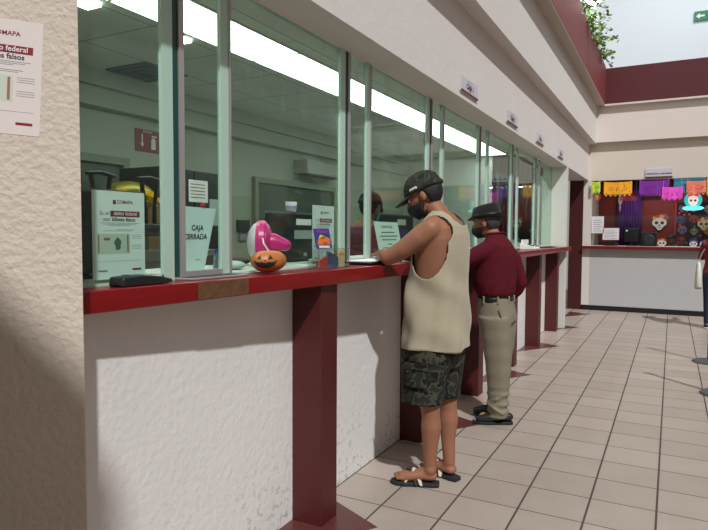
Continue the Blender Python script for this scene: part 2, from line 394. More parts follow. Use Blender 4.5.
# ------------------------------------------------------------------ windows of the counter
ZB, ZT = 1.222, 2.39
A_ = [1.57+1.285*k for k in range(6)]; B_ = [1.88+1.285*k for k in range(6)]
bounds = [1.0]+A_
for k in range(7):
    # each window: a wide fixed pane followed by a narrow serving pane
    y0 = 1.02 if k == 0 else B_[k-1]
    y1 = A_[k] if k < 6 else 9.3
    w = MB(); w.box(-.02, -.008, y0, y1, ZT-.008, ZT)
    if k: w.box(-.014, .004, y0, y0+.045, ZB, ZT)
    w.box(-.02, -.005, y0, y1, ZB, ZB+.012)
    if k < 6: w.box(-.014, .004, y1, y1+.05, ZB, ZT-.001)
    root = w.build('window_%d' % (k+1), M_stile, loc=(0, y0, ZB)); struct(root)
    g = MB(); g.box(-.018, -.012, y0+.045*(k > 0), y1, ZB+.012, ZT-.008); g.build('pane', M_glass, root)
    if k < 6:
        e = MB(); e.box(-.02, .002, y1+.052, y1+.078, ZB, ZT-.002); e.build('edge_gap_shade', M_teal, root)  # teal glass edge, its dark colour also painting the shadow gap
        e = MB(); e.box(-.016, .008, y1+.078, y1+.104, ZB, ZT-.003); e.box(-.012, .007, B_[k]+.045, B_[k]+.06, ZB, ZT-.003)
        e.box(-.016, .008, y1+.104, B_[k], ZB, ZB+.032); e.build('sliding_frame', M_edge, root)
        g = MB(); g.box(-.012, -.006, y1+.104, B_[k], ZB+.03, ZT-.008); g.build('serving_pane', M_glass, root)

# ------------------------------------------------------------------ the red counter and its columns
prof = [(1.0, .09, 1.158, 1.226), (2.0, .16, 1.158, 1.226), (2.4, .19, 1.156, 1.226), (3.2, .235, 1.158, 1.226), (4.5, .26, 1.16, 1.224), (9.42, .28, 1.158, 1.215)]
def front_x(y):
    for a, b in zip(prof, prof[1:]):
        if a[0] <= y <= b[0]: t = (y-a[0])/(b[0]-a[0]); return a[1]+t*(b[1]-a[1])
    return prof[-1][1]
root = empty('service_counter', (0, 5, 1.158), 'long red-painted service counter on maroon columns under the office windows', 'counter')
mb = MB()
mb.loft([[(-.5, y, zb), (x, y, zb), (x+.002, y, (zb+zt)/2), (x, y, zt), (-.5, y, zt)] for y, x, zb, zt in prof])
mb.build('countertop', M_red, root, bevel=.004)
mb = MB(); pts = [1.6, 1.7, 1.78, 1.86]
mb.loft([[(front_x(y)-.02, y, 1.163), (front_x(y)+.004, y, 1.1625), (front_x(y)+.004, y, 1.222), (front_x(y)-.02, y, 1.222)] for y in pts])
mb.build('bare_wood_patch', M_wood, root)['label'] = 'patch of bare worn wood on the counter edge'
mb = MB(); mb.box(-.5, -.02, 1.05, 9.3, 1.226, 1.232); mb.build('inner_shelf', mat('cream_laminate', (206, 208, 196), .5), root)
mb = MB(); mb.box(-.004, .03, 1.95, 9.3, 1.226, 1.231); mb.build('sliding_track', M_edge, root)
names = ['maroon counter column nearest the camera, between the two closest wall panels', 'maroon counter column directly behind the man in camouflage shorts',
         'maroon counter column between the two standing men, beside the khaki trousers', 'maroon counter column just beyond the man in the hat',
         'second maroon counter column from the far end of the counter', 'last maroon counter column, at the far end of the counter']
colobj = None
for k, y in enumerate(cols_y):
    if colobj is None:
        mb = MB(); mb.box(0.0, .165, y, y+.15, 0, 1.157); colobj = mb.build('counter_column', M_maroon, bevel=.004); o = colobj
    else:
        o = colobj.copy(); COL.objects.link(o); o.location.y = y+.075; o.scale.x = 1.0
    tag(o, names[k], 'column', 'maroon columns under the counter')

# ------------------------------------------------------------------ signs
M_sign = mat('sign_lilac_white', (200, 194, 204), .4)
csn = ['white sign reading CAJA 1 above the window nearest the camera', 'white CAJA sign above the windows, second from the camera', 'white CAJA sign above the windows, third from the camera', 'white CAJA sign above the windows, farthest along the header']
for k, y in enumerate((4.24, 5.61, 6.97, 8.42)):
    F = FX(y, 2.437, .211)
    mb = MB(); mb.rect(F, 0, 0, .42, .205*.55, 0, .012); root = mb.build('cashier_sign', M_sign); tag(root, csn[k], 'sign', 'cashier signs over the windows')
    mb = MB(); text_mb(mb, F, 'CAJA %d' % (k+1), .21, .036, .040, 'CENTER', .0135, .035); text_mb(mb, F, 'Servicio de cobro', .21, .09, .011, 'CENTER', .0135)
    text_mb(mb, F, 'COMAPA', .21, .02, .008, 'CENTER', .0135); mb.build('lettering', M_ink, root)
    mb = MB(); mb.rect(F, 0, 0, .42, .014, .0121, .0135); mb.build('maroon_stripe', mat('stripe_maroon', (84, 12, 26), .6), root)
F = FY(1.145, 2.395, FYW)
mb = MB(); mb.rect(F, 0, 0, .43, .16, .0, .015); root = mb.build('hall_sign', M_sign); tag(root, 'long white sign with a maroon stripe above the far service opening', 'sign')
mb = MB(); text_mb(mb, F, 'ATENCION A USUARIOS', .215, .06, .026, 'CENTER', .017, .03); mb.build('lettering', M_ink, root)
mb = MB(); mb.rect(F, 0, 0.002, .43, .024, .0151, .017); mb.build('maroon_stripe', mat('stripe_maroon', (84, 12, 26), .6), root)
# exit sign up on the far wall
F = FY(1.88, 5.96, 14.99)
mb = MB(); mb.rect(F, 0, 0, .42, .2, 0, .02); root = mb.build('exit_sign', mat('exit_green', (20, 122, 84), .5)); tag(root, 'green exit sign with a white arrow high on the upper wall', 'sign')
mb = MB(); mb.poly(F, [(.03, .1), (.1, .04), (.1, .08), (.19, .08), (.19, .12), (.1, .12), (.1, .16)], .0205, .022); mb.build('arrow', M_white, root)

# ------------------------------------------------------------------ notices about forged banknotes
def notice(F, w, h, label, paper=M_paper, group=None):
    mb = MB(); mb.rect(F, 0, 0, w, h, 0, .001); root = mb.build('notice', paper); tag(root, label, 'notice', group)
    k = w/.22
    def R(a0, b0, a1, b1, c=.0012): m = MB(); m.rect(F, a0*w, b0*h, a1*w, b1*h, .001, c); return m
    m = R(.38, .85, .435, .9); m.build('emblem', M_mar_ink, root)
    m = MB(); text_mb(m, F, 'COMAPA', .45*w, .862*h, .0115*k, 'LEFT', .0014, .02); m.build('logo_lettering', M_mar_ink, root)
    m = R(.33, .71, .90, .778); m.build('maroon_banner', M_mar_ink, root)
    m = MB(); text_mb(m, F, 'delito federal', .615*w, .729*h, .0132*k, 'CENTER', .0016, .012); m.build('banner_lettering', M_white, root)
    m = MB(); text_mb(m, F, 'Es un', .31*w, .729*h, .0132*k, 'RIGHT', .0014); text_mb(m, F, 'usar', .33*w, .66*h, .0132*k, 'RIGHT', .0014)
    text_mb(m, F, 'billetes falsos', .355*w, .66*h, .0132*k, 'LEFT', .0014, .022); m.build('heading_lettering', M_ink, root)
    m = MB()
    for b, a0, a1 in ((.635, .14, .88), (.62, .2, .82), (.605, .3, .7), (.56, .45, .8), (.545, .2, .75)): m.rect(F, a0*w, b*h, a1*w, b*h+.0016*k, .001, .0012)
    for b in (.5, .48, .46, .38, .36, .34): m.rect(F, .74*w, b*h, .93*w, b*h+.0014*k, .001, .0012)
    m.rect(F, .08*w, .2*h, .93*w, .2*h+.001*k, .001, .0012); m.rect(F, .1*w, .085*h, .26*w, .105*h, .001, .0012); m.build('small_print', M_inkg, root)
    m = R(.74, .085, .92, .11); m.build('maroon_footer_box', M_mar_ink, root)
    bn = R(.08, .285, .7, .515).build('banknote_picture', mat('banknote_beige', (196, 200, 184), .7), root)
    m = MB(); m.poly(F, [(w*(.46+.06*math.cos(t*PI/8)*(1+.3*math.sin(t*1.9))), h*(.4+.075*math.sin(t*PI/8))) for t in range(16)], .0012, .0014); m.build('portrait', mat('banknote_green', (70, 104, 84), .7), bn)
    m = MB(); m.rect(F, .1*w, .3*h, .12*w, .5*h, .0012, .0014); m.rect(F, .64*w, .3*h, .67*w, .5*h, .0012, .0014); m.rect(F, .2*w, .44*h, .32*w, .47*h, .0012, .0014); m.build('print_marks', mat('banknote_red', (152, 98, 88), .7), bn)
    return root
notice(FX(1.302, 1.244, -.035), .215, .29, 'white forged banknote warning sheet taped to the window beside the card terminal')
uo = E0-UU*.098-UU*.216
notice(Fr((uo.x, uo.y, 1.656), UU-Vector((0, 0, .055)), UU*.055+Vector((0, 0, 1))), .216, .288, 'forged banknote warning sheet taped to the rough plaster pillar', mat('taped_paper', (222, 210, 204), .3))
notice(FX(2.62, 1.238, -.03), .22, .305, 'white warning sheet standing behind the brochure holder inside the window')

# CAJA CERRADA board
F = FX(1.70, 1.236, -.1)
mb = MB(); mb.poly(F, [(0, 0), (.185, 0), (.262, .262), (0, .268)], 0, .004); root = mb.build('closed_notice', mat('board_white', (222, 230, 230), .5)); tag(root, 'white board reading CAJA CERRADA leaning inside the second window', 'notice')
mb = MB(); text_mb(mb, F, 'CAJA', .148, .172, .021, 'CENTER', .0055, .02, .15); text_mb(mb, F, 'CERRADA', .136, .136, .021, 'CENTER', .0055, .02, .15); text_mb(mb, F, 'CAJA 2', .15, .05, .007, 'CENTER', .0055); mb.build('lettering', M_ink, root)
mb = MB(); mb.ell((-.098, 1.885, 1.51), (.011, .011, .011), nu=12, nv=8); mb.build('red_pin', mat('red_pin', (190, 20, 50), .3), root)

# ------------------------------------------------------------------ things on the counter
mb = MB(); pr = []
for t, w_, h0, h1 in ((0, .02, .004, .012), (.06, .036, 0, .030), (.4, .040, 0, .034), (.75, .038, 0, .026), (1, .03, .002, .014)):
    y = 1.305+t*.225; pr.append([(.055-w_, y, 1.2265+h0), (.055+w_, y, 1.2265+h0), (.055+w_*.9, y, 1.2265+h1), (.055-w_*.9, y, 1.2265+h1)])
mb.loft(pr); root = mb.build('card_terminal', M_black, bevel=.004); tag(root, 'black card payment terminal lying on the red counter', 'card terminal')
F2 = Fr((.022, 1.33, 1.2612), (0, 1, 0), (1, 0, 0))
mb = MB(); mb.box(.03, .075, 1.36, 1.41, 1.2605, 1.2625); mb.build('screen', mat('terminal_screen', (120, 140, 150), .2), root)
mb = MB()
for i in range(4):
    for j in range(3): mb.box(.032+j*.016, .043+j*.016, 1.43+i*.017, 1.442+i*.017, 1.256, 1.2615-.0012*i)
kb = mb.build('keypad', mat('keypad_grey', (170, 176, 180), .5), root)
mb = MB(); mb.tube([(.03, 1.53, 1.236), (.01, 1.56, 1.232), (-.04, 1.6, 1.29), (-.1, 1.5, 1.30), (-.16, 1.4, 1.26)], [.003]*5, 8); tag(mb.build('terminal_cable', M_black, smooth=True), 'thin black cable looping from the card terminal behind the glass', 'cable')
mb = MB(); mb.prism([(-.0, 1.62), (.085, 1.62), (.1, 1.93), (-.0, 1.93)], 1.2265, 1.234); root = mb.build('change_tray', M_edge, bevel=.002); tag(root, 'flat metal change tray on the counter over the bare wood patch', 'tray')
mb = MB(); mb.prism([(.012, 1.64), (.074, 1.64), (.088, 1.91), (.012, 1.91)], 1.234, 1.2352); mb.build('dark_inlay', M_dark, root)

# jack-o'-lantern
pc = Vector((.072, 2.103, 1.279)); M_pump = mat('pumpkin_orange', (178, 106, 48), .45, var=.08, vscale=20)
def pump_r(az, el):
    rib = 1-.05*abs(math.sin(az*4)); return rib
def pump_pt(az, el, k=1.0):
    r = pump_r(az, el)*k
    return pc+Vector((0.095*r*math.cos(el)*math.cos(az)*.68, .095*r*math.cos(el)*math.sin(az), .05*k*math.sin(el)*(1-.12*math.cos(az*0)*max(0, math.sin(el))**6)))
mb = MB(); n = 48; mb.loft([[pump_pt(2*PI*i/n, -PI/2+PI*j/20*.98+.03) for i in range(n)] for j in range(21)])
root = mb.build('pumpkin', M_pump, smooth=True); tag(root, 'small orange pumpkin with a black grinning face on the counter', 'pumpkin')
def on_pump(outline, grid=14):
    """thin black shape following the skin; outline in (az offset, el)"""
    m = MB(); xs = [p[0] for p in outline]; ys = [p[1] for p in outline]; idx = {}
    def inside(x, y):
        c = False; j = len(outline)-1
        for i in range(len(outline)):
            a, b = outline[i], outline[j]
            if (a[1] > y) != (b[1] > y) and x < (b[0]-a[0])*(y-a[1])/(b[1]-a[1])+a[0]: c = not c
            j = i
        return c
    dx = (max(xs)-min(xs))/grid; dy = (max(ys)-min(ys))/grid
    for i in range(grid):
        for j in range(grid):
            x = min(xs)+dx*i; y = min(ys)+dy*j
            if inside(x+dx/2, y+dy/2):
                m.add([pump_pt(-.95+x_, y_, 1.025) for x_, y_ in ((x, y), (x+dx, y), (x+dx, y+dy), (x, y+dy))], [(0, 1, 2, 3)])
    return m
for az in (-.38, .3): on_pump([(az-.14, .22), (az+.14, .22), (az, .6)], 10).build('eye', M_ink, root)
on_pump([(-.06, .05), (.06, .05), (0, .2)], 8).build('nose', M_ink, root)
on_pump([(-.7, .12), (-.5, -.02), (-.3, -.06), (-.2, .03), (-.1, -.08), (.1, -.08), (.2, .03), (.3, -.06), (.5, -.02), (.7, .12), (.5, -.38), (.2, -.55), (-.2, -.55), (-.5, -.38)], 20).build('grin', M_ink, root)
mb = MB(); mb.tube([pc+Vector((0, -.005, .045)), pc+Vector((-.005, -.03, .075)), pc+Vector((-.01, -.028, .095))], [.004, .004, .003], 8); mb.build('handle_string', M_white, root)

# pink desk fan seen edge-on
fc = Vector((-.20, 2.39, 1.35)); M_pink = mat('hot_pink_plastic', (226, 34, 124), .35); M_gr = mat('pale_pink_grille', (204, 190, 198), .5)
root = empty('desk_fan', (fc.x, fc.y+.03, 1.232), 'pink and white desk fan standing behind the pumpkin', 'fan')
ax = Vector((.87, .49, 0)).normalized(); sx = Vector((-ax.y, ax.x, 0))
def fr(a, r, n=36): return [fc+ax*a+sx*(r*math.cos(2*PI*i/n))+Vector((0, 0, r*math.sin(2*PI*i/n))) for i in range(n)]
mb = MB(); mb.loft([fr(0, .108), fr(.016, .111), fr(.04, .106)]); mb.build('guard_ring', M_pink, root)
mb = MB(); mb.loft([fr(-.05, .03), fr(-.042, .06), fr(-.022, .09), fr(0, .104)]); mb.build('front_grille', M_gr, root, smooth=True)
mb = MB(); mb.loft([fr(.04, .1), fr(.055, .085), fr(.065, .06)]); mb.build('back_grille', M_pink, root, smooth=True)
mb = MB(); mb.tube([fc+ax*.05, fc+ax*.08, fc+ax*.11+Vector((0, 0, -.006)), fc+ax*.135+Vector((0, 0, -.012))], [.05, .046, .036, .028], 20); mb.build('motor_housing', M_pink, root, smooth=True)
mb = MB(); b_ = fc+ax*.05; mb.cyl(b_-Vector((0, 0, .03)), (b_.x, b_.y, 1.245), .013); mb.lathe((b_.x, b_.y, 1.232), [(.055, 0), (.055, .008), (.02, .016)]); mb.build('stand', M_pink, root)

def monitor(name, Y0, Y1, z0, z1, x, label, stickers=(), slope=0.0, cat='monitor'):
    root = empty(name, (x-.12, (Y0+Y1)/2, 1.232), label, cat)
    mb = MB(); mb.box(x-.03, x, Y0, Y1, z0, z1); mb.build('casing', M_black, root, bevel=.006)
    mb = MB(); mb.box(x-.032, x+.001, Y0-.003, Y1+.003, z1-.01, z1+.003); mb.build('top_edge', mat('monitor_edge', (96, 104, 104), .3), root)
    mb = MB(); mb.box(x-.11, x-.03, (Y0+Y1)/2-.05, (Y0+Y1)/2+.05, max(z0, 1.28), z1-.1); mb.box(x-.2, x-.02, (Y0+Y1)/2-.1, (Y0+Y1)/2+.1, 1.2325, 1.245)
    mb.box(x-.08, x-.05, (Y0+Y1)/2-.03, (Y0+Y1)/2+.03, 1.245, 1.33); mb.build('stand', M_black, root)
    for (a0, b0, a1, b1, mt) in stickers:
        m = MB(); m.box(x, x+.0015, Y0+a0, Y0+a1, z0+b0, z0+b1); m.build('sticker', mt, root)
    return root
monitor('computer_monitor', 1.2, 1.66, 1.2545, 1.55, -.2, 'black computer monitor behind the forged banknote notice by the card terminal', [(.0, .22, .14, .26, M_white), (.0, .12, .14, .18, M_grey)])
monitor('computer_monitor', 2.62, 3.27, 1.2445, 1.515, -.3, 'wide black computer monitor with white stickers behind the pink fan', [(.26, .2, .42, .235, M_white), (.24, .12, .44, .17, M_grey), (.34, .02, .37, .04, M_inkg)])
monitor('computer_monitor', 5.05, 6.1, 1.2545, 1.59, -.9, 'black computer monitor behind the cashier, the leaning sheet and the man in the tank top', [(.62, .23, .84, .29, M_white), (.66, .06, .9, .19, mat('book_cover_blue', (64, 62, 128), .5))])
mb = MB(); mb.lathe((-.315, 2.85, 1.5185), [(.028, 0), (.034, .055), (.03, .056), (.026, .004)]); root = mb.build('paper_cup', mat('cup_white', (225, 225, 230), .5), smooth=True); tag(root, 'small white cup standing on top of the wide monitor', 'cup')
mb = MB(); mb.lathe((-.315, 2.85, 1.535), [(.032, 0), (.034, .016)]); mb.build('cup_band', mat('cup_lilac', (170, 150, 190), .6), root)

mb = MB(); mb.box(-1.25, -.78, 4.95, 6.9, 1.19, 1.232); root = mb.build('office_desk', mat('desk_grey', (120, 124, 116), .6)); tag(root, 'high grey desk carrying the monitor behind the cashier', 'desk')
for y in (4.97, 6.84):
    m = MB(); m.box(-1.23, -.80, y, y+.04, 0, 1.19); m.build('side_panel', mat('desk_grey', (120, 124, 116), .6), root)
# brochure holder and acrylic box
def fill(name, F, rects, root):
    for nm, a0, b0, a1, b1, mt in rects:
        m = MB(); m.rect(F, a0, b0, a1, b1, .0012, .002); m.build(nm, mt, root)
F = Fr((.085, 2.475, 1.322), (0.0, 1, 0), (-.12, -.16, 1))
mb = MB(); mb.rect(F, 0, 0, .145, .1, 0, .004); root = mb.build('brochure', mat('brochure_blue', (52, 62, 138), .4)); tag(root, 'colourful brochure standing upright in the clear acrylic holder', 'brochure')
for nm, pts, mt in (('orange_shape', [(.01, .02), (.13, .02), (.135, .05), (.08, .065), (.02, .045)], (224, 120, 50)), ('yellow_shape', [(.03, .05), (.07, .045), (.1, .06), (.05, .07)], (240, 196, 60)), ('pink_shape', [(.06, .02), (.11, .015), (.11, .03), (.07, .035)], (226, 70, 110)), ('white_shape', [(.02, .005), (.12, .003), (.12, .014), (.02, .016)], (225, 225, 225)), ('purple_shape', [(.02, .08), (.12, .075), (.13, .09), (.02, .094)], (120, 60, 150))):
    m = MB(); m.poly(F, pts, .004, .005); m.build(nm, mat('brochure_'+nm, mt, .5), root)
root = empty('acrylic_holder', (.1, 2.61, 1.2265), 'clear acrylic leaflet box on the counter next to the window stile', 'leaflet holder')
mb = MB(); x0, x1, y0, y1, z0, z1 = .06, .125, 2.43, 2.73, 1.2265, 1.322
for b in ((x0, x1, y0, y1, z0, z0+.003), (x1-.003, x1, y0, y1, z0, z1), (x0, x0+.003, y0, y1, z0, z1+.02), (x0, x1, y0, y0+.003, z0, z1), (x0, x1, y1-.003, y1, z0, z1)): mb.box(*b)
mb.build('clear_box', M_clear, root)
mb = MB(); mb.box(x1-.003, x1+.0005, y0, y1, z1-.003, z1); mb.box(x1-.003, x1+.0005, y0, y0+.003, z0, z1); mb.box(x1-.003, x1+.0005, y1-.003, y1, z0, z1); mb.box(x0, x1, y0, y1, z0, z0+.001); mb.build('bright_edges', mat('acrylic_edge', (128, 140, 136), .2, alpha=.6), root)
fcs = [('red and white folded leaflet lying in the acrylic box', (176, 60, 52), 2.45, 2.545, 1.285, .35), ('blue and grey leaflet in the middle of the acrylic box', (70, 84, 116), 2.55, 2.65, 1.31, -.4), ('beige card standing at the stile end of the acrylic box', (196, 178, 130), 2.66, 2.715, 1.315, 0)]
for lb, c, ya, yb, zt, sl in fcs:
    m = MB(); F = FX(ya, 1.2305, .095); w_ = yb-ya; h_ = zt-1.2305
    m.poly(F, [(0, 0), (w_, 0), (w_, h_*(1-max(0, -sl))), (0, h_*(1-max(0, sl)))], 0, .012); o = m.build('leaflet', mat('leaflet_%d' % c[0], c, .5)); tag(o, lb, 'leaflet')
mb = MB(); mb.ell((.1, 2.62, 1.25), (.004, .022, .016), nu=14, nv=8); tag(mb.build('heart_tag', mat('tag_pink', (224, 170, 164), .5)), 'small pinkish heart tag inside the acrylic box', 'tag')

# leaning sheet with a stand, black tray with papers
F = Fr((-.06, 3.50, 1.236), (0, 1, 0), (-.12, -.2, 1))
mb = MB(); mb.rect(F, 0, 0, .37, .245, 0, .003); root = mb.build('price_sheet', mat('sheet_greenish_white', (226, 240, 226), .5)); tag(root, 'white printed sheet leaning inside the window before the man in the tank top', 'notice')
mb = MB(); text_mb(mb, F, 'Horario de Caja', .185, .205, .018, 'CENTER', .0042, .02)
for b, a0, a1 in ((.17, .08, .29), (.145, .05, .33), (.12, .07, .3), (.09, .15, .22), (.065, .06, .31), (.04, .08, .29)): mb.rect(F, a0, b, a1, b+.007, .003, .0042)
mb.build('lettering', mat('sheet_ink', (100, 130, 125), .7), root)
mb = MB(); mb.box(.0, .17, 2.9, 3.32, 1.2312, 1.243); root = mb.build('clipboard', M_black, bevel=.003); tag(root, 'black clipboard with papers on the counter by the elbow of the man', 'clipboard')
mb = MB(); mb.box(-.0, .15, 2.93, 3.29, 1.243, 1.248); mb.build('papers', M_paper, root)
mb = MB(); mb.ell((.05, 3.25, 1.262), (.035, .06, .014), nu=14, nv=8); tag(mb.build('crumpled_receipt', mat('receipt_white', (220, 226, 230), .7), smooth=True), 'crumpled white receipt beside the forearm of the man in the tank top', 'receipt')
mb = MB(); mb.box(.02, .05, 3.30, 3.36, 1.2488, 1.28); tag(mb.build('eraser_box', mat('small_box_blue', (60, 110, 150), .5)), 'small blue box beside the crumpled receipt', 'box')
# calculators near the far end of the counter
for lb, y, x, w_ in (('white adding machine on the counter beyond the man in the hat', 7.1, .13, .26), ('grey desk telephone behind the glass near the end pillar', 8.05, -.16, .16)):
    dz = .0125 if x > 0 else 0
    root = empty('adding_machine' if w_ > .2 else 'desk_telephone', (x, y, 1.232-dz), lb, 'adding machine' if w_ > .2 else 'telephone')
    mb = MB(); F = FX(y, 1.2325-dz, x)
    mb.loft([[(x-.1, yy, 1.2325-dz), (x+.08, yy, 1.2325-dz), (x+.08, yy, 1.25-dz), (x-.04, yy, 1.29-dz), (x-.1, yy, 1.30-dz)] for yy in (y, y+w_)]); mb.build('body', M_white if w_ > .2 else M_grey, root, bevel=.004)
    mb = MB(); mb.box(x-.09, x-.05, y+.02, y+w_-.02, 1.296-dz, 1.345-dz); mb.build('paper_roll' if w_ > .2 else 'handset', M_white if w_ > .2 else M_dark, root)
    mb = MB()
    for i in range(4):
        for j in range(3): mb.box(x-.02+j*.03, x-.0+j*.03, y+.03+i*.045, y+.05+i*.045, 1.25-dz+.018*(2-j), 1.262-dz+.018*(2-j))
    mb.build('keys', M_black, root)
mb = MB(); mb.box(.06, .18, 8.2, 8.75, 1.2205, 1.228); tag(mb.build('document_folder', M_dark), 'dark flat folder lying near the far end of the counter', 'folder')
# cables and bits on the near inner shelf
mb = MB(); mb.lathe((-.3, 2.2, 1.2325), [(.016, 0), (.017, .055), (.008, .066), (.008, .07)], 16); root = mb.build('water_bottle', mat('bottle_plastic', (150, 170, 178), .15, alpha=.7), smooth=True); tag(root, 'small clear bottle with a blue cap inside the second window', 'bottle')
mb = MB(); mb.lathe((-.3, 2.2, 1.3026), [(.011, 0), (.011, .018)], 14); mb.build('blue_cap', mat('cap_blue', (40, 80, 190), .4), root)
for k, (x, y, a, b, c, cn, lb) in enumerate(((-.15, 2.14, .05, .06, .02, (190, 196, 196), 'crumpled pale cloth on the shelf beside the pink fan'), (-.38, 2.45, .06, .08, .018, (40, 42, 46), 'dark bag lying on the shelf behind the pumpkin'))):
    mb = MB(); mb.ell((x, y, 1.2325+c), (a, b, c), nu=18, nv=10); o = mb.build('cloth' if k == 0 else 'bag', mat('cloth_%d' % k, cn, .8, bump=.8, bscale=60), smooth=True); tag(o, lb, 'cloth' if k == 0 else 'bag')

# ------------------------------------------------------------------ cash office furniture
# ceiling lights
seg = [(1.0+1.24*k, 1.0+1.24*k+1.22) for k in range(7)]
for k, (a, b) in enumerate(seg):
    if k == 6: b = min(b, 9.2)
    mb = MB(); mb.box(-1.05, -.66, a, b, CZ-.012, CZ-.001); o = mb.build('ceiling_light', M_edge)
    tag(o, 'long bright fluorescent panel in the office ceiling row, %s from the pillar' % ['first', 'second', 'third', 'fourth', 'fifth', 'sixth', 'seventh'][k], 'ceiling light', 'fluorescent panels in the office ceiling')
    m = MB(); m.box(-1.04, -.67, a+.004, b-.004, CZ-.016, CZ-.012); m.build('diffuser', M_panel, o)
for y0, y1, lb in ((2.18, 2.26, 'tiny bright square ceiling lamp seen through the first window'), (2.86, 2.94, 'tiny bright square ceiling lamp seen through the narrow second pane')):
    mb = MB(); mb.box(-1.24, -1.13, y0, y1, CZ-.02, CZ-.001); o = mb.build('ceiling_spot', M_panel); tag(o, lb, 'ceiling light')
# air diffuser
root = empty('ceiling_vent', (-2.0, 3.36, CZ-.02), 'square dark air vent in the office ceiling', 'vent')
for k, s_ in enumerate((.21, .15, .09)):
    mb = MB(); x, y = -1.98, 3.37; z = CZ-.012-.006*k
    for bx in ((x-s_, x+s_, y-s_, y-s_+.025), (x-s_, x+s_, y+s_-.025, y+s_), (x-s_, x-s_+.025, y-s_+.025, y+s_-.025), (x+s_-.025, x+s_, y-s_+.025, y+s_-.025)): mb.box(bx[0], bx[1], bx[2], bx[3], z, z+.008)
    mb.build('louvre', mat('vent_dark', (50, 54, 50), .6), root)
mb = MB(); mb.box(-2.19, -1.77, 3.16, 3.58, CZ-.006, CZ-.001); mb.build('backing', M_ink, root)
# fire extinguisher sign
F = FX(3.62, 2.08, BX+.001)
mb = MB(); mb.rect(F, 0, 0, .27, .19, 0, .004); root = mb.build('extinguisher_sign', mat('sign_brick_red', (140, 52, 56), .5)); tag(root, 'red sign with an arrow and fire extinguisher on the office wall', 'sign')
mb = MB(); mb.rect(F, .07, .07, .082, .15, .0045, .005); mb.poly(F, [(.055, .075), (.076, .04), (.097, .075)], .0045, .005); mb.build('arrow', M_paper, root)
mb = MB(); mb.poly(F, [(.175, .03), (.225, .03), (.225, .11), (.21, .13), (.19, .13), (.175, .11)], .0045, .005); mb.rect(F, .18, .135, .235, .148, .0045, .005); mb.build('extinguisher_symbol', M_paper, root)
mb = MB(); text_mb(mb, F, 'EXTINTOR', .135, .166, .014, 'CENTER', .005, .02); mb.build('lettering', M_paper, root)
# framed glazing on the office back wall
def office_window(n, y0, y1, z0, z1, pane):
    mb = MB()
    for b in ((y0, y0+.06, z0, z1), (y1-.06, y1, z0, z1), (y0+.06, y1-.06, z1-.06, z1), (y0+.06, y1-.06, z0, z0+.06)): mb.box(BX, BX+.05, *b)
    r_ = struct(mb.build('window_%d' % n, mat('office_frame', (136, 144, 124), .5)))
    mb = MB(); mb.box(BX+.005, BX+.015, y0+.06, y1-.06, z0+.06, z1-.06); mb.build('pane', pane, r_)
M_dpane = mat('dark_pane', (96, 108, 98), .15, spec=.6)
office_window(11, 2.4, 3.52, .0, 2.0, M_dpane)
office_window(12, 5.2, 6.95, 1.0, 2.0, M_dpane)
# wall air conditioner
root = empty('air_conditioner', (BX+.1, 6.45, 2.08), 'slim wall air conditioner high on the office back wall', 'air conditioner')
mb = MB(); mb.box(BX+.001, BX+.2, 6.0, 6.85, 2.1, 2.26); mb.build('casing', mat('aircon_grey', (166, 172, 158), .5), root, bevel=.01)
mb = MB(); mb.box(BX+.05, BX+.19, 6.04, 6.81, 2.09, 2.1); mb.build('outlet', M_dark, root)
# wall switch plate
mb = MB(); mb.box(BX, BX+.03, 4.94, 5.13, 1.41, 1.53); root = mb.build('wall_terminal', M_dark); tag(root, 'small dark screen fixed to the pale office wall', 'wall device')
mb = MB(); mb.box(BX, BX+.03, 4.97, 5.1, 1.32, 1.385); mb.build('socket_plate', M_grey, root)
# dark cupboard with notes
root = empty('cupboard', (-1.7, 3.33, 0), 'tall black cupboard with a paper note behind the closed till board', 'cupboard')
mb = MB(); mb.box(-1.9, -1.5, 3.02, 3.66, 0, 1.85); mb.build('body', mat('cupboard_black', (34, 40, 38), .5), root, bevel=.006)
mb = MB(); mb.box(-1.5, -1.488, 3.03, 3.33, .05, 1.84); mb.box(-1.5, -1.488, 3.345, 3.65, .05, 1.84); mb.build('door', mat('cupboard_door', (30, 34, 33), .45), root)
mb = MB(); mb.cyl((-1.47, 3.31, .95), (-1.47, 3.31, 1.1), .008); mb.build('handle', M_edge, root)
F = FX(3.28, 1.62, -1.487)
mb = MB(); mb.rect(F, 0, 0, .2, .16, 0, .001); o = mb.build('paper_note', M_paper); tag(o, 'white note with red lines taped on the black cupboard', 'note')
m = MB()
for i in range(5): m.rect(F, .02, .03+.024*i, .17, .036+.024*i, .001, .0015)
m.build('writing', M_mar_ink, o)
F = FX(3.5, 1.45, -1.487); mb = MB(); mb.rect(F, 0, 0, .13, .2, 0, .001); tag(mb.build('paper_note', mat('note_grey', (170, 182, 176), .7)), 'plain pale note lower down on the black cupboard', 'note')
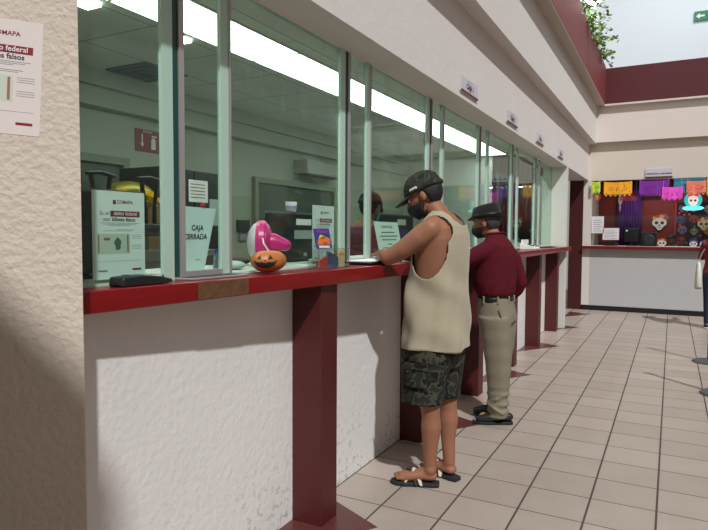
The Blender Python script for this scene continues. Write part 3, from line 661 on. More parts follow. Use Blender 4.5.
# tall chair with armrests, gold ornament on a cabinet, cardboard box
root = empty('office_chair', (-.8, 2.1, 0), 'black high office chair with two raised armrests behind the banknote notice', 'chair')
for y in (1.965, 2.265):
    mb = MB(); mb.tube([(-.8, y-.075, 1.672), (-.8, y, 1.68), (-.8, y+.075, 1.668)], [.009, .011, .009], 10, (1, 1.6)); mb.tube([(-.8, y-.055, 1.67), (-.8, y-.035, 1.54), (-.8, y-.03, 1.44)], [.012, .010, .012], 8)
    mb.tube([(-.8, y+.055, 1.667), (-.8, y+.032, 1.54), (-.8, y+.03, 1.44)], [.012, .010, .012], 8); mb.build('armrest', M_black, root, smooth=True)
mb = MB(); mb.box(-1.0, -.6, 1.93, 2.3, 1.38, 1.44); mb.build('seat', M_black, root, bevel=.02)
mb = MB(); mb.cyl((-.8, 2.1, .1), (-.8, 2.1, 1.38), .03); mb.build('gas_post', M_dark, root)
mb = MB()
for k in range(5): a = k*2*PI/5; mb.tube([(-.8, 2.1, .1), (-.8+.19*math.cos(a), 2.1+.19*math.sin(a), .06)], [.02, .015], 8)
mb.cyl((-.8, 2.1, 0), (-.8, 2.1, .1), .06); mb.build('star_base', M_black, root)
root = empty('filing_cabinet', (-1.18, 2.5, 0), 'grey filing cabinet behind the high black office chair', 'cabinet')
mb = MB(); mb.box(-1.35, -1.02, 2.24, 2.75, 0, 1.52); mb.build('body', mat('cabinet_grey', (120, 126, 118), .5), root)
for k in range(4):
    m = MB(); m.box(-1.02, -1.008, 2.26, 2.73, .03+.37*k, .37+.37*k); m.build('drawer', mat('drawer_grey', (128, 134, 126), .5), root)
mb = MB(); mb.ell((-1.18, 2.47, 1.608), (.12, .16, .085), nu=28, nv=14); root = mb.build('gold_ornament', mat('old_gold', (128, 116, 30), .35, metal=.5, var=.2, vscale=20), smooth=True); tag(root, 'olive gold dome ornament with yellow tinsel on the filing cabinet', 'ornament')
def tinsel(c, r, n):
    m = MB()
    for i in range(n):
        d = Vector((random.gauss(0, 1), random.gauss(0, 1), random.gauss(0, 1))).normalized(); p = Vector(c)+Vector((d.x*r[0], d.y*r[1], d.z*r[2])); q = p+d*.014; s_ = d.cross(Vector((.3, .5, .8))).normalized()*.004
        m.add([p-s_, p+s_, q+s_*.6, q-s_*.6], [(0, 1, 2, 3)])
    return m
for c in ((-1.03, 2.44, 1.60), (-1.05, 2.30, 1.60), (-1.02, 2.54, 1.56)):
    o = tinsel(c, (.03, .075 if c[1] == 2.44 else .03, .025), 420).build('yellow_tinsel', mat('tinsel_yellow', (255, 226, 20), .4), root); o['kind'] = 'stuff'
mb = MB(); mb.box(-1.0, -.85, 2.44, 2.66, 1.30, 1.54); root = mb.build('cardboard_box', mat('cardboard', (150, 122, 88), .85)); tag(root, 'plain brown cardboard box in front of the filing cabinet', 'box')
mb = MB(); mb.box(-1.0, -.74, 2.40, 2.74, 0, 1.30); root = mb.build('low_cabinet', mat('low_cabinet_cream', (176, 178, 160), .6)); tag(root, 'cream cabinet carrying the cardboard box', 'cabinet')
m = MB(); m.box(-.74, -.728, 2.42, 2.72, .1, 1.27); m.build('door', mat('low_cabinet_door', (170, 172, 154), .6), root)
F = FX(2.62+1.13, 1.66, BX+.001)
mb = MB(); mb.rect(F, 0, 0, .22, .16, 0, .002); root = mb.build('wall_poster', mat('poster_pale_blue', (140, 170, 190), .6)); tag(root, 'small blue poster on the office wall under the extinguisher sign', 'poster')
m = MB(); m.poly(F, [(.02, .05), (.1, .03), (.2, .06), (.2, .1), (.1, .12), (.03, .1)], .002, .003); m.build('dark_blue_shape', mat('poster_deep_blue', (30, 70, 140), .6), root)

# ------------------------------------------------------------------ cut-paper banners
def banner(F, w, h, col, label, group, seed=0, sag=.0, emit=0, hang=0):
    rnd = random.Random(seed); nx = max(16, int(w/.0085)); ny = max(12, int(h/.0085)); m = MB()
    sc = max(3, int(w/.07)); fl = [(w*(.25+.25*i), h*(.52+.06*(i % 2)), min(w*.09, h*.18)) for i in range(3)]
    small = [(rnd.uniform(.06, .94)*w, rnd.uniform(.2, .92)*h, .006) for _ in range(30)]
    def P(a, b):
        x = a/w; return F.p(a, b - sag*4*x*(1-x), .010*math.sin(x*9+seed)*(1-b/h))
    for i in range(nx):
        for j in range(ny):
            a = (i+.5)/nx*w; b = (j+.5)/ny*h
            if b < .028*abs(math.cos(PI*a/w*sc)): continue
            hole = False
            for cx, cy, r in fl:
                dx, dy = a-cx, b-cy; d = math.hypot(dx, dy); an = math.atan2(dy, dx)
                if .55*r < d < r*(.66+.22*math.cos(an*6)): hole = True
                if d < .18*r: hole = True
            for cx, cy, r in small:
                if abs(a-cx)+abs(b-cy) < r*1.2: hole = True
            if abs(b-h*.14) < .006 and (i % 3): hole = True
            if hole: continue
            q = [P(i/nx*w, j/ny*h), P((i+1)/nx*w, j/ny*h), P((i+1)/nx*w, (j+1)/ny*h), P(i/nx*w, (j+1)/ny*h)]
            m.add(q, [(0, 1, 2, 3)])
    mt = mat('tissue_%d_%d_%d' % col, col, .7, emit=emit)
    o = m.build('paper_banner', mt, solid=.0015); tag(o, label, 'banner', group)
    if hang:
        for a in (.02, w-.02):
            q = MB(); q.tube([F.p(a, h-.01, 0), F.p(a, hang-F.o.z, 0)], [.0012, .0012], 6); q.build('hanging_thread', M_paper, o)
    return o
gb = 'cut-paper banners over the far service opening'
BY = 11.78
for X0, X1, z0, z1, c, lb, sd, dy in ((.27, .42, 2.14, 2.36, (196, 220, 70), 'lime cut-paper banner at the frame end of the far opening', 1, 0),
        (.48, .945, 2.09, 2.345, (250, 172, 28), 'golden yellow cut-paper banner over the far opening', 2, 0), (1.06, 1.53, 2.09, 2.35, (128, 36, 160), 'purple cut-paper banner over the far opening', 3, 0),
        (1.42, 1.735, 2.0, 2.23, (246, 84, 214), 'bright magenta cut-paper banner hanging lower than the purple one', 4, -.014), (1.6, 2.07, 2.1, 2.375, (46, 140, 170), 'teal cut-paper banner over the far opening', 5, 0.02),
        (1.79, 2.08, 2.08, 2.32, (244, 130, 104), 'salmon cut-paper banner in front of the teal one', 6, -.016), (2.09, 2.22, 2.06, 2.36, (240, 200, 30), 'yellow cut-paper banner past the teal one, seen in the window reflections', 7, 0),
        (2.6, 3.15, 2.1, 2.35, (196, 60, 150), 'rose purple cut-paper banner beyond the yellow one, seen in the window reflections', 21, 0), (3.5, 4.2, 2.08, 2.33, (214, 110, 60), 'orange cut-paper banner farthest along the string, seen in the window reflections', 22, 0),
        (.74, 1.02, 1.99, 2.17, (132, 30, 52), 'dark red cut-paper banner hanging inside behind the golden one', 8, .25), (.29, .42, 2.02, 2.13, (236, 140, 90), 'small peach cut-paper banner under the lime one', 9, .1),
        (1.08, 1.4, 2.0, 2.1, (70, 40, 60), 'dusky cut-paper banner inside behind the purple one', 10, .3)):
    banner(FY(X0, z0, BY+dy), X1-X0, z1-z0, c, lb, gb, sd, sag=.012, hang=2.378 if dy <= .1 else 2.5)
mb = MB(); mb.tube([(.26, BY+.003, 2.37), (1.4, BY+.003, 2.355), (4.4, BY+.003, 2.375)], [.003]*3, 6); tag(mb.build('banner_string', M_ink), 'string across the far opening holding the paper banners', 'string')
# ------------------------------------------------------------------ painted skull cut-outs
def skull(F, w, label, crown=(216, 60, 40), crown2=(240, 160, 60), base=(236, 228, 222), glow=0, thing_name='skull_cutout', parent=None, group=None):
    pts = []
    for i in range(36):
        t = 2*PI*i/36; x = math.cos(t); y = math.sin(t)
        r = 1.0 if y > -.25 else 1-.38*min(1, (-y-.25)/.3)*(abs(x) > .0)
        pts.append((w*.5*x*(r if y < 0 else 1), w*.52*y*(1.12 if y < 0 else .9)))
    m = MB(); m.poly(F, pts, 0, .006); o = m.build(thing_name if parent is None else 'skull_print', mat('skull_%d_%d_%d_%g' % (*base, glow), base, .6, emit=glow), parent)
    if parent is None: tag(o, label, 'decoration', group)
    def disc(cx, cy, rx, ry, nm, mt, c=.0062, n=14):
        q = MB(); q.poly(F, [(w*(cx+rx*math.cos(2*PI*i/n)), w*(cy+ry*math.sin(2*PI*i/n))) for i in range(n)], c, c+.0012); return q.build(nm, mt, o)
    if parent is None:
        for sx in (-1, 1): disc(sx*.2, .0, .12, .13, 'eye_socket', M_ink)
        disc(0, -.2, .05, .07, 'nose_hole', M_ink)
        q = MB()
        for i in range(5): q.rect(F, w*(-.16+.075*i), -w*.42, w*(-.15+.075*i), -w*.33, .0062, .0075)
        q.rect(F, -w*.2, -w*.385, w*.2, -w*.37, .0062, .0075); q.build('teeth_marks', M_ink, o)
        for k, (cx, cy) in enumerate(((-.36, .38), (-.12, .5), (.14, .5), (.38, .38))):
            q = MB(); q.poly(F, [(w*(cx+(.13+.03*math.cos(5*2*PI*i/20))*math.cos(2*PI*i/20)), w*(cy+(.13+.03*math.cos(5*2*PI*i/20))*math.sin(2*PI*i/20))) for i in range(20)], .0062, .011); q.build('flower', mat('flower_%d_%d_%d' % (crown if k % 2 else crown2), crown if k % 2 else crown2, .6), o)
    return o

# ------------------------------------------------------------------ far service booth
mb = MB(); mb.box(.2, 5, 13.2, 13.3, 0, 2.5); struct(mb.build('wall_booth', mat('booth_maroon', (122, 36, 32), .6, var=.08)))
mb = MB(); mb.box(.14, .26, 12.0, 13.2, 0, 2.5); struct(mb.build('wall_booth_side', mat('booth_side', (150, 140, 130), .7)))
mb = MB(); mb.box(.14, 5, 12.0, 13.3, 2.5, 2.55); struct(mb.build('ceiling_booth', M_head))
mb = MB(); mb.box(.14, 4, FYW-.12, 12.45, 1.135, 1.185); tag(mb.build('booth_worktop', mat('worktop_red', (116, 18, 24), .35), bevel=.004), 'red worktop of the far service opening', 'worktop')
mb = MB(); mb.box(.26, 4, 11.95, 12.4, 1.1855, 1.19); tag(mb.build('worktop_cover', mat('cover_cream', (216, 210, 200), .5)), 'pale cover lying along the far red worktop', 'cover')
for n, (a, b) in enumerate(((.27, .84), (.86, 4))):
    m = MB(); m.box(a, b, 11.9, 11.905, 1.19, 1.74); tag(m.build('screen_pane', M_clear), 'low clear screen on the far worktop, %s' % ('by the frame with the notices' if n == 0 else 'long piece past the purple drape'), 'screen')
# purple drape
mb = MB(); r1 = []
for k in range(61):
    x = .62+.44*k/60; y = 13.1+.018*math.sin(k*.9)
    r1.append((x, y))
mb.add([(x, y, z) for z in (1.0, 2.49) for x, y in r1], [(k, k+1, 61+k+1, 61+k) for k in range(60)]); tag(mb.build('purple_drape', mat('purple_cloth', (78, 30, 112), .7), smooth=True, solid=.004), 'purple cloth drape hanging on the maroon wall of the far booth', 'drape')
def note(F, w, h, lb, c=(222, 216, 220), n=6):
    m = MB(); m.rect(F, 0, 0, w, h, 0, .001); o = m.build('paper_note', mat('note_%d_%d' % c[:2], c, .7)); tag(o, lb, 'note')
    q = MB()
    for i in range(n): q.rect(F, w*.12, h*(.12+.76*i/n), w*(.88-.15*(i % 2)), h*(.12+.76*i/n)+h*.03, .001, .0014)
    q.build('writing', M_inkg, o)
note(FY(.275, 1.42, 11.893), .21, .31, 'pale note taped to the frame end of the far screen')
note(FY(.47, 1.30, 11.893), .275, .215, 'wide white note with dark heading on the far screen')
def back_monitor(x0, x1, z0, z1, y, lb, dot=True):
    root = empty('computer_monitor', ((x0+x1)/2, y, 1.19), lb, 'monitor')
    m = MB(); m.box(x0, x1, y, y+.03, z0, z1); m.build('casing', M_black, root, bevel=.006)
    m = MB(); m.box((x0+x1)/2-.03, (x0+x1)/2+.03, y+.03, y+.05, 1.2, z1-.1); m.box((x0+x1)/2-.09, (x0+x1)/2+.09, y-.04, y+.1, 1.191, 1.203); m.build('stand', M_black, root)
    m = MB()
    if dot: m.poly(FY(x0+.04, z0+.2, y), [(.018*math.cos(i*PI/6), .018*math.sin(i*PI/6)) for i in range(12)], .0, .002); m.build('logo_dot', M_white, root)
    return root
back_monitor(.82, 1.06, 1.27, 1.52, 12.1, 'black monitor with a white dot in front of the purple drape')
root = empty('loudspeaker', (1.23, 12.1, 1.19), 'square black loudspeaker beside the monitor in the far booth', 'loudspeaker')
mb = MB(); mb.box(1.1, 1.355, 12.0, 12.2, 1.191, 1.44); mb.build('cabinet', M_black, root, bevel=.008)
mb = MB(); mb.lathe((0, 0, 0), [(.095, 0), (.1, .006), (.085, .01), (.03, .004)])
c_ = Vector((1.228, 12.0, 1.31)); mb.v = [c_+Vector((v.x, -v.z, v.y)) for v in mb.v]; mb.build('cone', M_dark, root, smooth=True)
mb = MB(); mb.box(.5, .72, 11.97, 12.1, 1.191, 1.25); tag(mb.build('desk_organiser', M_dark, bevel=.006), 'low dark organiser under the wide note on the far worktop', 'organiser')
skull(FY(1.37, 1.63, 13.17), .25, 'white painted skull cut-out with flowers on the maroon wall')
skull(FY(1.44, 1.72, 13.19), .17, 'greyish skull cut-out tucked behind the white one on the maroon wall', (120, 40, 120), (160, 60, 60), (150, 120, 130))
skull(FY(1.44, 1.25, 12.0), .14, 'small white skull figure with orange flowers on the far worktop', (230, 70, 50), (240, 130, 40))
skull(FY(1.93, 1.24, 12.02), .12, 'small skull figure with purple flowers on the far worktop', (150, 60, 160), (90, 90, 180))
skull(FY(2.08, 1.235, 12.0), .11, 'smallest skull figure by the woman, with blue flowers', (60, 90, 180), (150, 150, 220))
# glowing round skull sign
root = empty('light_sign', (1.9, 11.93, 1.82), 'glowing cyan round sign with a skull face and red bow', 'light sign')
F = FY(1.9, 2.0, 11.93)
m = MB(); m.poly(F, [(.135*math.cos(i*PI/20), .14*math.sin(i*PI/20)) for i in range(40)], 0, .02); m.build('glowing_disc', mat('neon_cyan', (50, 190, 196), .4, emit=.8), root)
m = MB(); m.poly(F, [(.165*math.cos(i*PI/20), -.14+.04*math.sin(i*PI/20)) for i in range(40)], .0205, .03); m.build('glowing_base', mat('neon_pale', (110, 235, 225), .4, emit=.9), root)
m = MB(); m.poly(F, [(.075*math.cos(t), .09*math.sin(t)*(1 if math.sin(t) > 0 else 1.1)) for t in [i*PI/14 for i in range(28)]], .0205, .024); fo = m.build('skull_face', mat('neon_white', (250, 226, 216), .4, emit=.75), root)
for sx in (-1, 1):
    m = MB(); m.poly(F, [(sx*.032+.018*math.cos(i*PI/6), -.01+.02*math.sin(i*PI/6)) for i in range(12)], .0245, .026); m.build('eye', mat('neon_eye', (140, 60, 60), .5), fo)
m = MB(); m.poly(F, [(-.08, .05), (0, .075), (.08, .05), (.08, .12), (0, .095), (-.08, .12)], .0245, .03); m.build('bow', mat('neon_red', (240, 70, 60), .4, emit=.6), root)
m = MB(); m.tube([F.p(0, .14, .01), (1.9, 11.93, 2.38)], [.003, .003], 6); m.build('cord', M_ink, root)
m = MB(); m.loft([[(.72+r*math.cos(i*PI/6), 12.3+r*math.sin(i*PI/6), z) for i in range(12)] for r, z in ((.004, 1.83), (.014, 1.9), (.01, 1.95), (.04, 2.02), (.035, 2.08), (.012, 2.12))]); m.tube([(.72, 12.3, 2.12), (.72, 12.3, 2.49)], [.003, .003], 6); tag(m.build('hanging_ghost', mat('ghost_white', (240, 236, 232), .6), smooth=True), 'small white ghost ornament hanging before the purple drape', 'ornament')
# cloth panel printed with skulls
F = FY(1.63, 1.16, 13.15)
m = MB(); m.rect(F, 0, 0, 1.1, .86, 0, .004); pan = m.build('skull_hanging', mat('hanging_black', (34, 26, 40), .8)); tag(pan, 'dark wall hanging printed with many coloured skulls and flowers', 'wall hanging')
rnd = random.Random(5)
cs = [(150, 44, 48), (180, 120, 44), (120, 112, 130), (116, 44, 70), (84, 70, 110), (150, 140, 116), (160, 86, 100)]
for i in range(5):
    for j in range(4):
        c = cs[(i*3+j*2) % 7]; a = .12+.21*i+rnd.uniform(-.02, .02); b = .12+.2*j+rnd.uniform(-.02, .02); G = Fr(F.p(a, b, .001), F.r); w_ = .13+rnd.uniform(-.02, .03)
        m = MB(); m.poly(G, [(w_*.5*math.cos(t)*(1 if math.sin(t) > -.3 else .7), w_*.55*math.sin(t)) for t in [k*PI/12 for k in range(24)]], .004, .005); so = m.build('skull_print', mat('print_%d_%d_%d' % c, c, .7), pan)
        m = MB()
        for sx in (-1, 1): m.poly(G, [(w_*(sx*.2+.11*math.cos(k*PI/5)), w_*.12*math.sin(k*PI/5)) for k in range(10)], .005, .006)
        m.poly(G, [(-w_*.05, -w_*.25), (w_*.05, -w_*.25), (0, -w_*.12)], .005, .006); m.rect(G, -w_*.2, -w_*.4, w_*.2, -w_*.37, .005, .006); m.build('face_marks', M_ink, so)
m = MB(); m.rect(F, 0.0, 0, .03, .86, .0042, .006); m.build('red_border', mat('border_red', (180, 40, 60), .7), pan)
for i in range(34):
    c = [(60, 90, 180), (200, 60, 90), (220, 130, 50), (70, 130, 120)][i % 4]; G = Fr(F.p(rnd.uniform(.06, 1.0), rnd.uniform(.04, .82), .001), F.r)
    m = MB(); m.poly(G, [((.022+.008*math.cos(5*t))*math.cos(t), (.022+.008*math.cos(5*t))*math.sin(t)) for t in [k*PI/10 for k in range(20)]], .006, .0075); m.build('flower_print', mat('petal_%d_%d' % c[:2], c, .7), pan)
skull(FY(2.11, 1.6, 12.9), .2, 'large pale skull cut-out in front of the dark wall hanging', (230, 190, 120), (200, 80, 60), (216, 190, 150))
# ------------------------------------------------------------------ lamp and plants on the balcony
root = empty('globe_lamp', (.44, 8.95, 4.37), 'blazing white globe lamp on the maroon balcony parapet', 'lamp')
m = MB(); m.ell((.56, 8.95, 4.66), (.12, .12, .12)); m.build('globe', mat('lamp_white', (255, 255, 255), .3, emit=30), root, smooth=True)
m = MB(); m.tube([(.44, 8.95, 4.37), (.44, 8.95, 4.5), (.54, 8.95, 4.56)], [.018]*3, 10); m.build('bracket', M_dark, root, smooth=True)
def plant(y, x, z, n, lb, seed, reach=.45):
    rnd = random.Random(seed); root = empty('trailing_plant', (x-.12, y, 4.37-.22), lb, 'plant', 'trailing plants on the balcony')
    m = MB(); m.lathe((x-.19, y, 3.865), [(.1, 0), (.14, .5), (.15, .5), (.13, .49)], 20); m.build('pot', mat('pot_clay', (150, 92, 70), .8), root, smooth=True)
    st = MB(); lf = MB()
    for i in range(n):
        a = rnd.uniform(-1.5, 1.5); L = rnd.uniform(.4, 1)*reach; p = Vector((x-.19, y, 4.34)); pts = [p.copy()]
        d = Vector((rnd.uniform(.25, .8), math.sin(a)*1.0, rnd.uniform(.35, .9))).normalized()
        for k in range(7):
            p = p+d*L/5; d = (d+Vector((rnd.uniform(-.12, .15), rnd.uniform(-.2, .2), -.2))).normalized(); pts.append(p.copy())
            if k > 0:
                for _ in range(3):
                    q = p+Vector((rnd.gauss(0, .02), rnd.gauss(0, .02), rnd.gauss(0, .02))); e = Vector((rnd.gauss(0, 1), rnd.gauss(0, 1), rnd.gauss(0, .7))).normalized(); s_ = e.cross(Vector((rnd.gauss(0, 1), rnd.gauss(0, 1), 1))).normalized(); l_ = rnd.uniform(.045, .075)
                    if q.x > .36 or q.z > 4.4: lf.add([q, q+e*l_*.35+s_*l_*.32, q+e*l_*.8+s_*l_*.22, q+e*l_, q+e*l_*.8-s_*l_*.22, q+e*l_*.35-s_*l_*.32], [(0, 1, 2, 3), (0, 3, 4, 5)])
        st.tube(pts, [.005]*len(pts), 6)
    st.build('stems', mat('stem_green', (90, 110, 60), .7), root)
    lf.build('foliage', [mat('leaf_%d' % (seed % 2), (112, 150, 84) if seed % 2 else (146, 172, 116), .5, var=.25, vscale=40)], root)
for k, (y, n, r_, lb) in enumerate(((8.75, 12, .5, 'leafy trailing plant on the parapet nearest the globe lamp'), (9.3, 14, .5, 'leafy trailing plant just past the globe lamp'), (9.95, 13, .42, 'middle trailing plant spilling over the maroon parapet'),
        (10.55, 11, .42, 'trailing plant with long loose stems further along the parapet'), (11.15, 8, .32, 'smallest trailing plant near the balcony corner'))):
    plant(y, .47, 4.37, n, lb, 20+k, r_)

# ------------------------------------------------------------------ queue posts
for k, (x, y, lb) in enumerate(((2.0, 7.6, 'queue post with round grey base, closer to the far opening,'), (2.02, 6.1, 'queue post with round grey base, closer to the camera,'))):
    root = empty('queue_post', (x, y, 0), lb+' on the tiles', 'queue post')
    m = MB(); m.lathe((x, y, 0), [(.165, 0), (.17, .006), (.16, .018), (.06, .03), (.03, .036)], 40); m.build('base', mat('post_base_grey', (70, 74, 74), .45), root, smooth=False)
    m = MB(); m.cyl((x, y, .034), (x, y, .93), .022); m.lathe((x, y, .93), [(.03, 0), (.034, .01), (.034, .05), (.02, .06)]); m.build('post', M_black, root)

# ------------------------------------------------------------------ people
M_skin = mat('skin_tan', (144, 97, 74), .55, var=.04, vscale=18, spec=.35)
M_skin2 = mat('skin_brown', (150, 104, 80), .55, spec=.35)
M_hair = mat('black_hair', (20, 18, 18), .55, bump=.6, bscale=160)
def Rz(a): return Matrix.Rotation(math.radians(a), 3, 'Z')
def Ry(a): return Matrix.Rotation(math.radians(a), 3, 'Y')
def ering(c, a, b, n=48, p=2.0, rot=0.0):
    out = []
    for i in range(n):
        t = 2*PI*i/n; x = math.copysign(abs(math.cos(t))**(2/p), math.cos(t))*a; y = math.copysign(abs(math.sin(t))**(2/p), math.sin(t))*b
        cr, sr = math.cos(rot), math.sin(rot); out.append((c[0]+x*cr-y*sr, c[1]+x*sr+y*cr, c[2]))
    return out
class Head:
    """head frame: local -X is the face, +Z the crown; 0.23 m tall"""
    def __init__(s, c, R, k=1.0): s.c = Vector(c); s.R = R; s.k = k
    def w(s, p): return s.c + s.R @ (Vector(p)*s.k)
    def shape(s, mb):
        e = lambda c, r: mb.ell(s.w(c), tuple(x*s.k for x in r), s.R, 28, 18)
        e((.008, 0, .028), (.096, .076, .088)); e((-.034, 0, -.045), (.058, .056, .062)); e((-.05, 0, -.085), (.03, .032, .026)); e((-.03, 0, -.005), (.066, .066, .06))
        mb.tube([s.w((-.088, 0, .012)), s.w((-.108, 0, -.026))], [.009*s.k, .014*s.k], 10)
        for sy in (-1, 1):
            e((.012, sy*.078, -.008), (.019, .011, .031)); e((-.066, sy*.03, .022), (.02, .026, .01)); e((-.062, sy*.036, -.02), (.022, .02, .016))
        mb.tube([s.w((-.086, -.02, -.058)), s.w((-.09, 0, -.06)), s.w((-.086, .02, -.058))], [.007*s.k]*3, 8)
    def details(s, body, hair_m, mask_m=None, hair_top=True, back_len=-.06):
        for sy in (-1, 1):
            m = MB(); m.ell(s.w((-.079, sy*.031, .004)), (.011*s.k, .014*s.k, .009*s.k), s.R, 12, 8); eye = m.build('eye', mat('eye_white', (225, 220, 214), .3), body, smooth=True)
            m = MB(); m.ell(s.w((-.0885, sy*.031, .004)), (.003*s.k, .006*s.k, .006*s.k), s.R, 10, 6); m.build('iris', M_ink, eye, smooth=True)
            m = MB(); m.tube([s.w((-.088, sy*.015, .026)), s.w((-.087, sy*.034, .031)), s.w((-.076, sy*.05, .024))], [.003, .0035, .002], 8); m.build('eyebrow', hair_m, body, smooth=True)
        # hair: shell over back and sides of the skull
        m = MB(); n, k_ = 40, 18; rows = []
        for j in range(k_+1):
            th = PI/2 - (PI*.80)*j/k_; row = []
            for i in range(n):
                ph = 2*PI*i/n; x = math.cos(th)*math.cos(ph); y = math.cos(th)*math.sin(ph); z = math.sin(th)
                row.append(s.w((.010+x*.104, y*.083, .028+z*(.096 if z > 0 else .105))))
            rows.append(row)
        fs = []
        for j in range(k_):
            for i in range(n):
                ph = 2*PI*(i+.5)/n; th = PI/2-(PI*.80)*(j+.5)/k_; fx = math.cos(th)*math.cos(ph); z = .028+math.sin(th)*.1
                lim = back_len if fx > .25 else (-.012 if fx > -.1 and fx <= .25 else (.03 if fx > -.45 else .062))
                if z > lim and (abs(math.sin(ph)*math.cos(th)) < .8 or fx > .2 or z > .03): fs.append((j*n+i, (j+1)*n+i, (j+1)*n+(i+1) % n, j*n+(i+1) % n))
        m.add([p for r in rows for p in r], fs); m.build('hair', hair_m, body, smooth=True, solid=.008)
        if mask_m:
            m = MB(); rows = []; n = 28
            for j in range(11):
                t = j/10; z = -.03-.078*t; row = []
                bulge = .012*math.sin(PI*min(1, t*1.1))
                for i in range(n):
                    ph = PI*(.5+ i/(n-1)); wdt = .066*(1-.32*t**2); dep = (.080+bulge)*(1-.22*t**2)+(.022*math.exp(-((ph-PI)/.35)**2)*(1-t))
                    row.append(s.w((-.018+dep*math.cos(ph), wdt*math.sin(ph)*1.0, z)))
                rows.append(row)
            m.add([p for r in rows for p in r], [(j*n+i, j*n+i+1, (j+1)*n+i+1, (j+1)*n+i) for j in range(10) for i in range(n-1)])
            mk = m.build('face_mask', mask_m, body, smooth=True, solid=.003)
            for sy in (-1, 1):
                q = MB(); q.tube([s.w((-.02, sy*.066, -.005)), s.w((.0, sy*.079, .022)), s.w((.026, sy*.082, .012)), s.w((.022, sy*.079, -.03)), s.w((-.018, sy*.06, -.07))], [.002]*5, 6); q.build('ear_loop', mask_m, mk, smooth=True)

def hand(mb, wrist, d, up, k=1.0, curl=.5, side=1):
    """palm and five fingers growing out of the wrist along d; up = back of the hand; side = which edge the thumb leaves"""
    wrist = Vector(wrist); d = Vector(d).normalized(); up = Vector(up); up = (up-d*up.dot(d)).normalized(); s_ = d.cross(up)*side
    palm = wrist+d*.045*k
    mb.tube([wrist-d*.01*k, wrist+d*.03*k, wrist+d*.075*k], [.026*k, .036*k, .038*k], 14, (.42, 1.0), up=up)
    for i, L in enumerate((.068, .078, .072, .056)):
        o = (i-1.5)*.0195*k; b = wrist+d*.078*k - s_*o*1.0; c = curl
        p1 = b+d*L*.45*k-up*.10*c*L*k; p2 = p1+(d*(1-c*.6)-up*c).normalized()*L*.32*k; p3 = p2+(d*(1-c*1.1)-up*c*1.3).normalized()*L*.26*k
        mb.tube([b-d*.02*k, b, p1, p2, p3], [.0095*k, .0095*k, .0088*k, .008*k, .007*k], 10)
    t0 = wrist+d*.02*k+s_*.026*k; t1 = t0+(s_*.8+d*.9-up*.2).normalized()*.036*k; t2 = t1+(s_*.25+d*1-up*.3).normalized()*.03*k
    mb.tube([t0-s_*.012*k, t0, t1, t2], [.013*k, .013*k, .0105*k, .0085*k], 10)

def foot(mb, heel, toe, ankle, zs, k=1.0, side=1):
    heel = Vector(heel); toe = Vector(toe); d = (toe-heel); L = d.length; d.normalize(); s_ = Vector((-d.y, d.x, 0))
    mb.tube([heel+d*.035+Vector((0, 0, zs+.032)), heel+d*L*.35+Vector((0, 0, zs+.036)), heel+d*L*.6+Vector((0, 0, zs+.026)), heel+d*L*.76+Vector((0, 0, zs+.019))], [.034*k, .036*k, .038*k, .036*k], 16, (.82, 1.08), up=(0, 0, 1))
    mb.tube([Vector(ankle), heel+d*.06+Vector((0, 0, zs+.05)), heel+d*L*.45+Vector((0, 0, zs+.035))], [.036*k, .036*k, .03*k], 14)
    for i in range(5):
        o = (i-2)*.0165*side*k; l_ = (.05, .052, .046, .04, .034)[i]*k; r = (.0125, .0098, .0092, .0088, .0084)[i]*k
        b = heel+d*L*.76+s_*o+Vector((0, 0, zs+.014)); mb.tube([b, b+d*l_*.6+Vector((0, 0, .003)), b+d*l_+Vector((0, 0, -.002))], [r, r, r*.9], 10)

# ---- man in the tank top
rootp = empty('person', (.46, 3.14, 0), 'man in cream tank top, camouflage shorts and dark cap leaning on the counter', 'person')
NK = (.455, 3.13, 1.50)
H1 = Head((.385, 3.12, 1.605), Rz(6) @ Ry(-24), .98)
mb = MB()
mb.loft([ering(c, a, b, 40, 2.3) for c, a, b in (((.46, 3.14, .78), .10, .15), ((.465, 3.14, .88), .125, .172), ((.465, 3.14, .98), .125, .165), ((.46, 3.14, 1.08), .125, .155), ((.465, 3.14, 1.18), .128, .162),
    ((.475, 3.14, 1.28), .128, .176), ((.485, 3.14, 1.37), .118, .188), ((.49, 3.14, 1.43), .10, .182), ((.49, 3.14, 1.475), .075, .13), ((.485, 3.14, 1.51), .055, .075))])
mb.tube([(.485, 3.14, 1.44), (.46, 3.135, 1.51), (.42, 3.13, 1.56)], [.066, .058, .056], 18)
mb.tube([(.49, 3.14, 1.47), (.48, 3.04, 1.452), (.465, 2.985, 1.42)], [.045, .05, .056], 14); mb.tube([(.49, 3.14, 1.47), (.48, 3.24, 1.452), (.465, 3.295, 1.42)], [.045, .05, .056], 14)
# near arm resting on the counter edge
mb.tube([(.475, 2.975, 1.42), (.42, 2.95, 1.375), (.34, 2.94, 1.315), (.252, 2.945, 1.268)], [.062, .057, .05, .043], 18)
mb.tube([(.252, 2.945, 1.268), (.20, 3.02, 1.275), (.135, 3.11, 1.278), (.10, 3.165, 1.276)], [.043, .043, .034, .027], 16)
hand(mb, (.097, 3.172, 1.276), (-.45, 1, -.06), (.1, 0, 1), .98, .55, -1)
# far arm
mb.tube([(.475, 3.30, 1.42), (.38, 3.34, 1.36), (.20, 3.36, 1.275)], [.062, .05, .042], 16); mb.tube([(.20, 3.36, 1.272), (.12, 3.42, 1.278), (.04, 3.45, 1.27)], [.042, .036, .026], 16)
hand(mb, (.04, 3.452, 1.27), (-1, .1, -.05), (0, 0, 1), .98, .5, 1)
